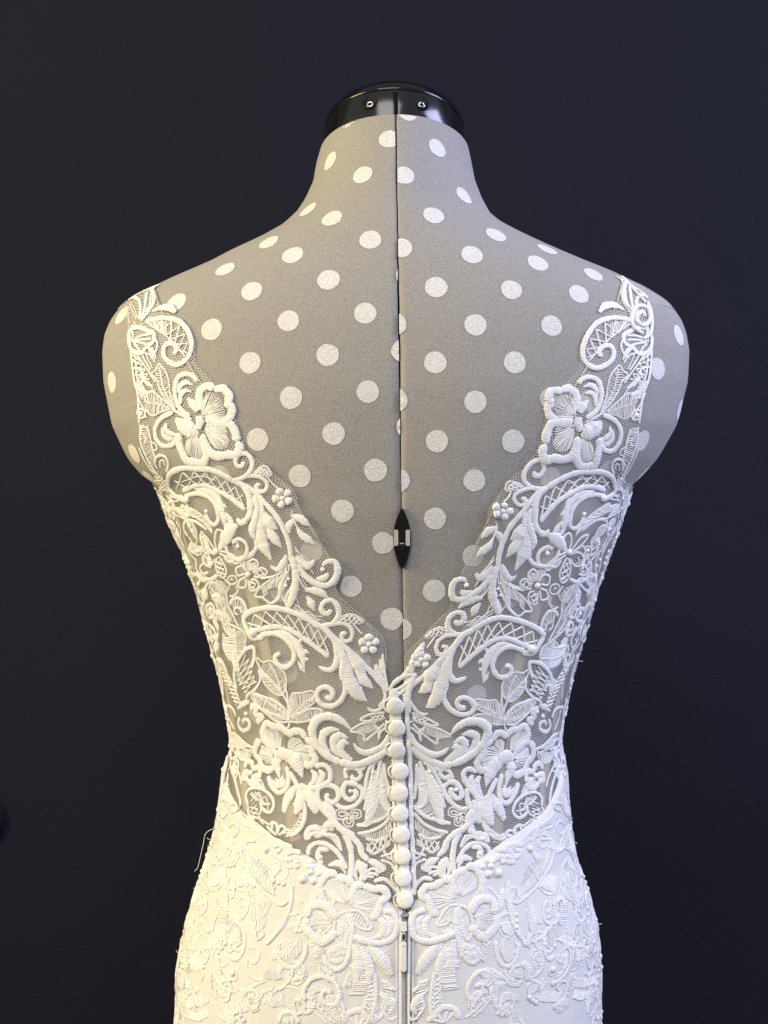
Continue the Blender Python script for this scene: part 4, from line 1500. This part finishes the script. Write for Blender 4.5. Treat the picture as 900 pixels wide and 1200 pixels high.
def zstrip(name, half, off, mat, parent, p0, p1):
    return strip_mesh(name, np.arange(p0, p1, 6.0), lambda p: th_seam(p)-half, lambda p: th_seam(p)+half, 5, off, mat, parent)
pz0 = hit_px(473, 1062)[2][0]
M['zip_tape'] = plain('grey_zip_coil', (0.34, 0.33, 0.30), 0.6)
zp = child(zstrip('zipper', 0.05, 0.0004, M['zip_tape'], gown, pz0-2, 1390), GL)
zstrip('zip_opening_shade', 0.03, 0.0007, M['gap_shade'], zp, pz0-1, pz0+12)  # dark strip over the tape, painted as shade in the open top
zstrip('zip_coil', 0.0075, 0.0014, M['zip_tape'], zp, pz0+14, 1390)
px_plate('zip_stop', [(-5, -2), (4, -2.5), (4, 1.5), (-5, 1.5)], 474, 1073, 0.002, 0.0036, M['steel'], zp)
def zplate(name, x, y, w, h, o0, o1, mat, r=1.2):
    o = px_plate(name, [(-w+r, -h), (w-r, -h), (w, -h+r), (w, h-r), (w-r, h), (-w+r, h), (-w, h-r), (-w, -h+r)], x, y, o0, o1, mat, zp)
    md = o.modifiers.new('b', 'BEVEL'); md.width = 0.0004; md.segments = 2; md.limit_method = 'ANGLE'
    return o
M['zip_paint'] = plain('ivory_painted_metal', (0.76, 0.74, 0.70), 0.3, spec=0.6)
zplate('zip_slider', 473, 1086, 3.4, 6, 0.002, 0.0048, M['zip_paint'])
zplate('pull_link', 472.7, 1098, 2.4, 5.5, 0.003, 0.0050, M['steel'])
zplate('pull_link', 472.7, 1098, 1.2, 3.4, 0.003, 0.0052, M['gap_shade'])  # dark plate on the link, painted as its shaded hole
zplate('pull_tab', 472.8, 1121, 3.1, 17, 0.0035, 0.0056, M['zip_paint'], 2.0)
zplate('pull_tab', 472.8, 1106, 3.0, 2.6, 0.004, 0.0060, M['zip_paint'], 1.0)
for sg in (-1, 1):      # stitched edges along the zip
    mo = Motif(map_px, SOFF-0.0002)
    mo.cord([(474.5+sg*5.5, 1068), (474.3+sg*5.0, 1110), (474.0+sg*4.8, 1160), (474+sg*4.8, 1215)], [3.0], 0.35)
    mo.thread([(474.5+sg*10.5, 1078), (474.3+sg*9.5, 1130), (474.2+sg*9.5, 1210)], 1.2)
    mo.build('zip_edge', skirts['L' if sg < 0 else 'R'])

# -------- loose and frayed threads
mo = Motif(map_px, 0.0)
def flat_map(pts):
    pts = np.asarray(pts, float)
    P = np.stack([(pts[:, 0]-450)*S, np.full(len(pts), 0.0), (600-pts[:, 1])*S], -1)
    return P, np.tile(np.array([0, -1.0, 0]), (len(pts), 1)), np.full(len(pts), S)
mo.map = flat_map
mo.thread([(256,971),(248,972),(241,977),(238,990),(235,1003),(231,1018),(228,1021)], 0.6)
lt = mo.build('loose_thread', gown); child(lt, GL)
def fray(n, side, zone, p_lo, p_hi):
    mid = PI if side == 'L' else 2*PI; sg = -1 if side == 'L' else 1
    mo = Motif(None, 0.0)
    for _ in range(n):
        p = rng.uniform(p_lo, p_hi); th = mid-sg*math.radians(rng.uniform(-12, 22))
        q = surf(np.array([p]), np.array([th]))[0]; nn = nrm_at(np.array([p]), np.array([th]))[0]
        o = TOFF if zone == 'b' else SOFF; L = 0.0008+0.0032*rng.random()**3
        d = nn*0.7+np.array([rng.uniform(-.5, .5), rng.uniform(-.5, .5), rng.uniform(-1.4, 1.4)]); d /= np.linalg.norm(d)
        P = np.array([q+nn*o, q+nn*o+nn*L*0.35+d*L*0.2, q+nn*o+d*L+np.array([0, 0, rng.uniform(-.001, .0006)])])
        mo.map = lambda pts, P=P: (P, np.tile(np.array([0, -1.0, 0.1]), (3, 1)), np.full(3, S))
        mo.sweep(np.zeros((3, 2)), np.array([0, .5, 1]), [rng.uniform(0.35, 0.7)], 0.5, 5, 1, False)
    o = mo.build('frayed_threads', panels[side] if zone == 'b' else skirts[side]); o['kind'] = 'stuff'
for side in ('L', 'R'):
    fray(32, side, 'b', 580, 890); fray(36, side, 's', 900, 1210)

# ------------------------------------------------------------------ dark knob on the wall, at the left edge of the picture
kx, kz, ky = (-11-450)*S*(D+0.62)/D, (600-960)*S*(D+0.62)/D, 0.62
V, F = [], []; seg = 28
kprof = [(1.0, 0.0), (1.0, 0.002), (0.85, 0.0025), (0.85, 0.004), (0.97, 0.0045), (1.0, 0.006), (0.96, 0.0085), (0.8, 0.010), (0.4, 0.011), (0.02, 0.0112)]
for r, h in kprof:
    for k in range(seg):
        an = 2*PI*k/seg; V.append((kx+0.0155*r*math.cos(an), ky-h, kz+0.024*r*math.sin(an)))
for i in range(len(kprof)-1):
    for k in range(seg): F.append((i*seg+k, i*seg+(k+1) % seg, (i+1)*seg+(k+1) % seg, (i+1)*seg+k))
F.append([(len(kprof)-1)*seg+k for k in range(seg)])
kn = mesh_from('wall_knob', V, F, M['matt_black'])
kn['label'] = 'small black knob on the dark wall cut off by the left picture edge'; kn['category'] = 'knob'
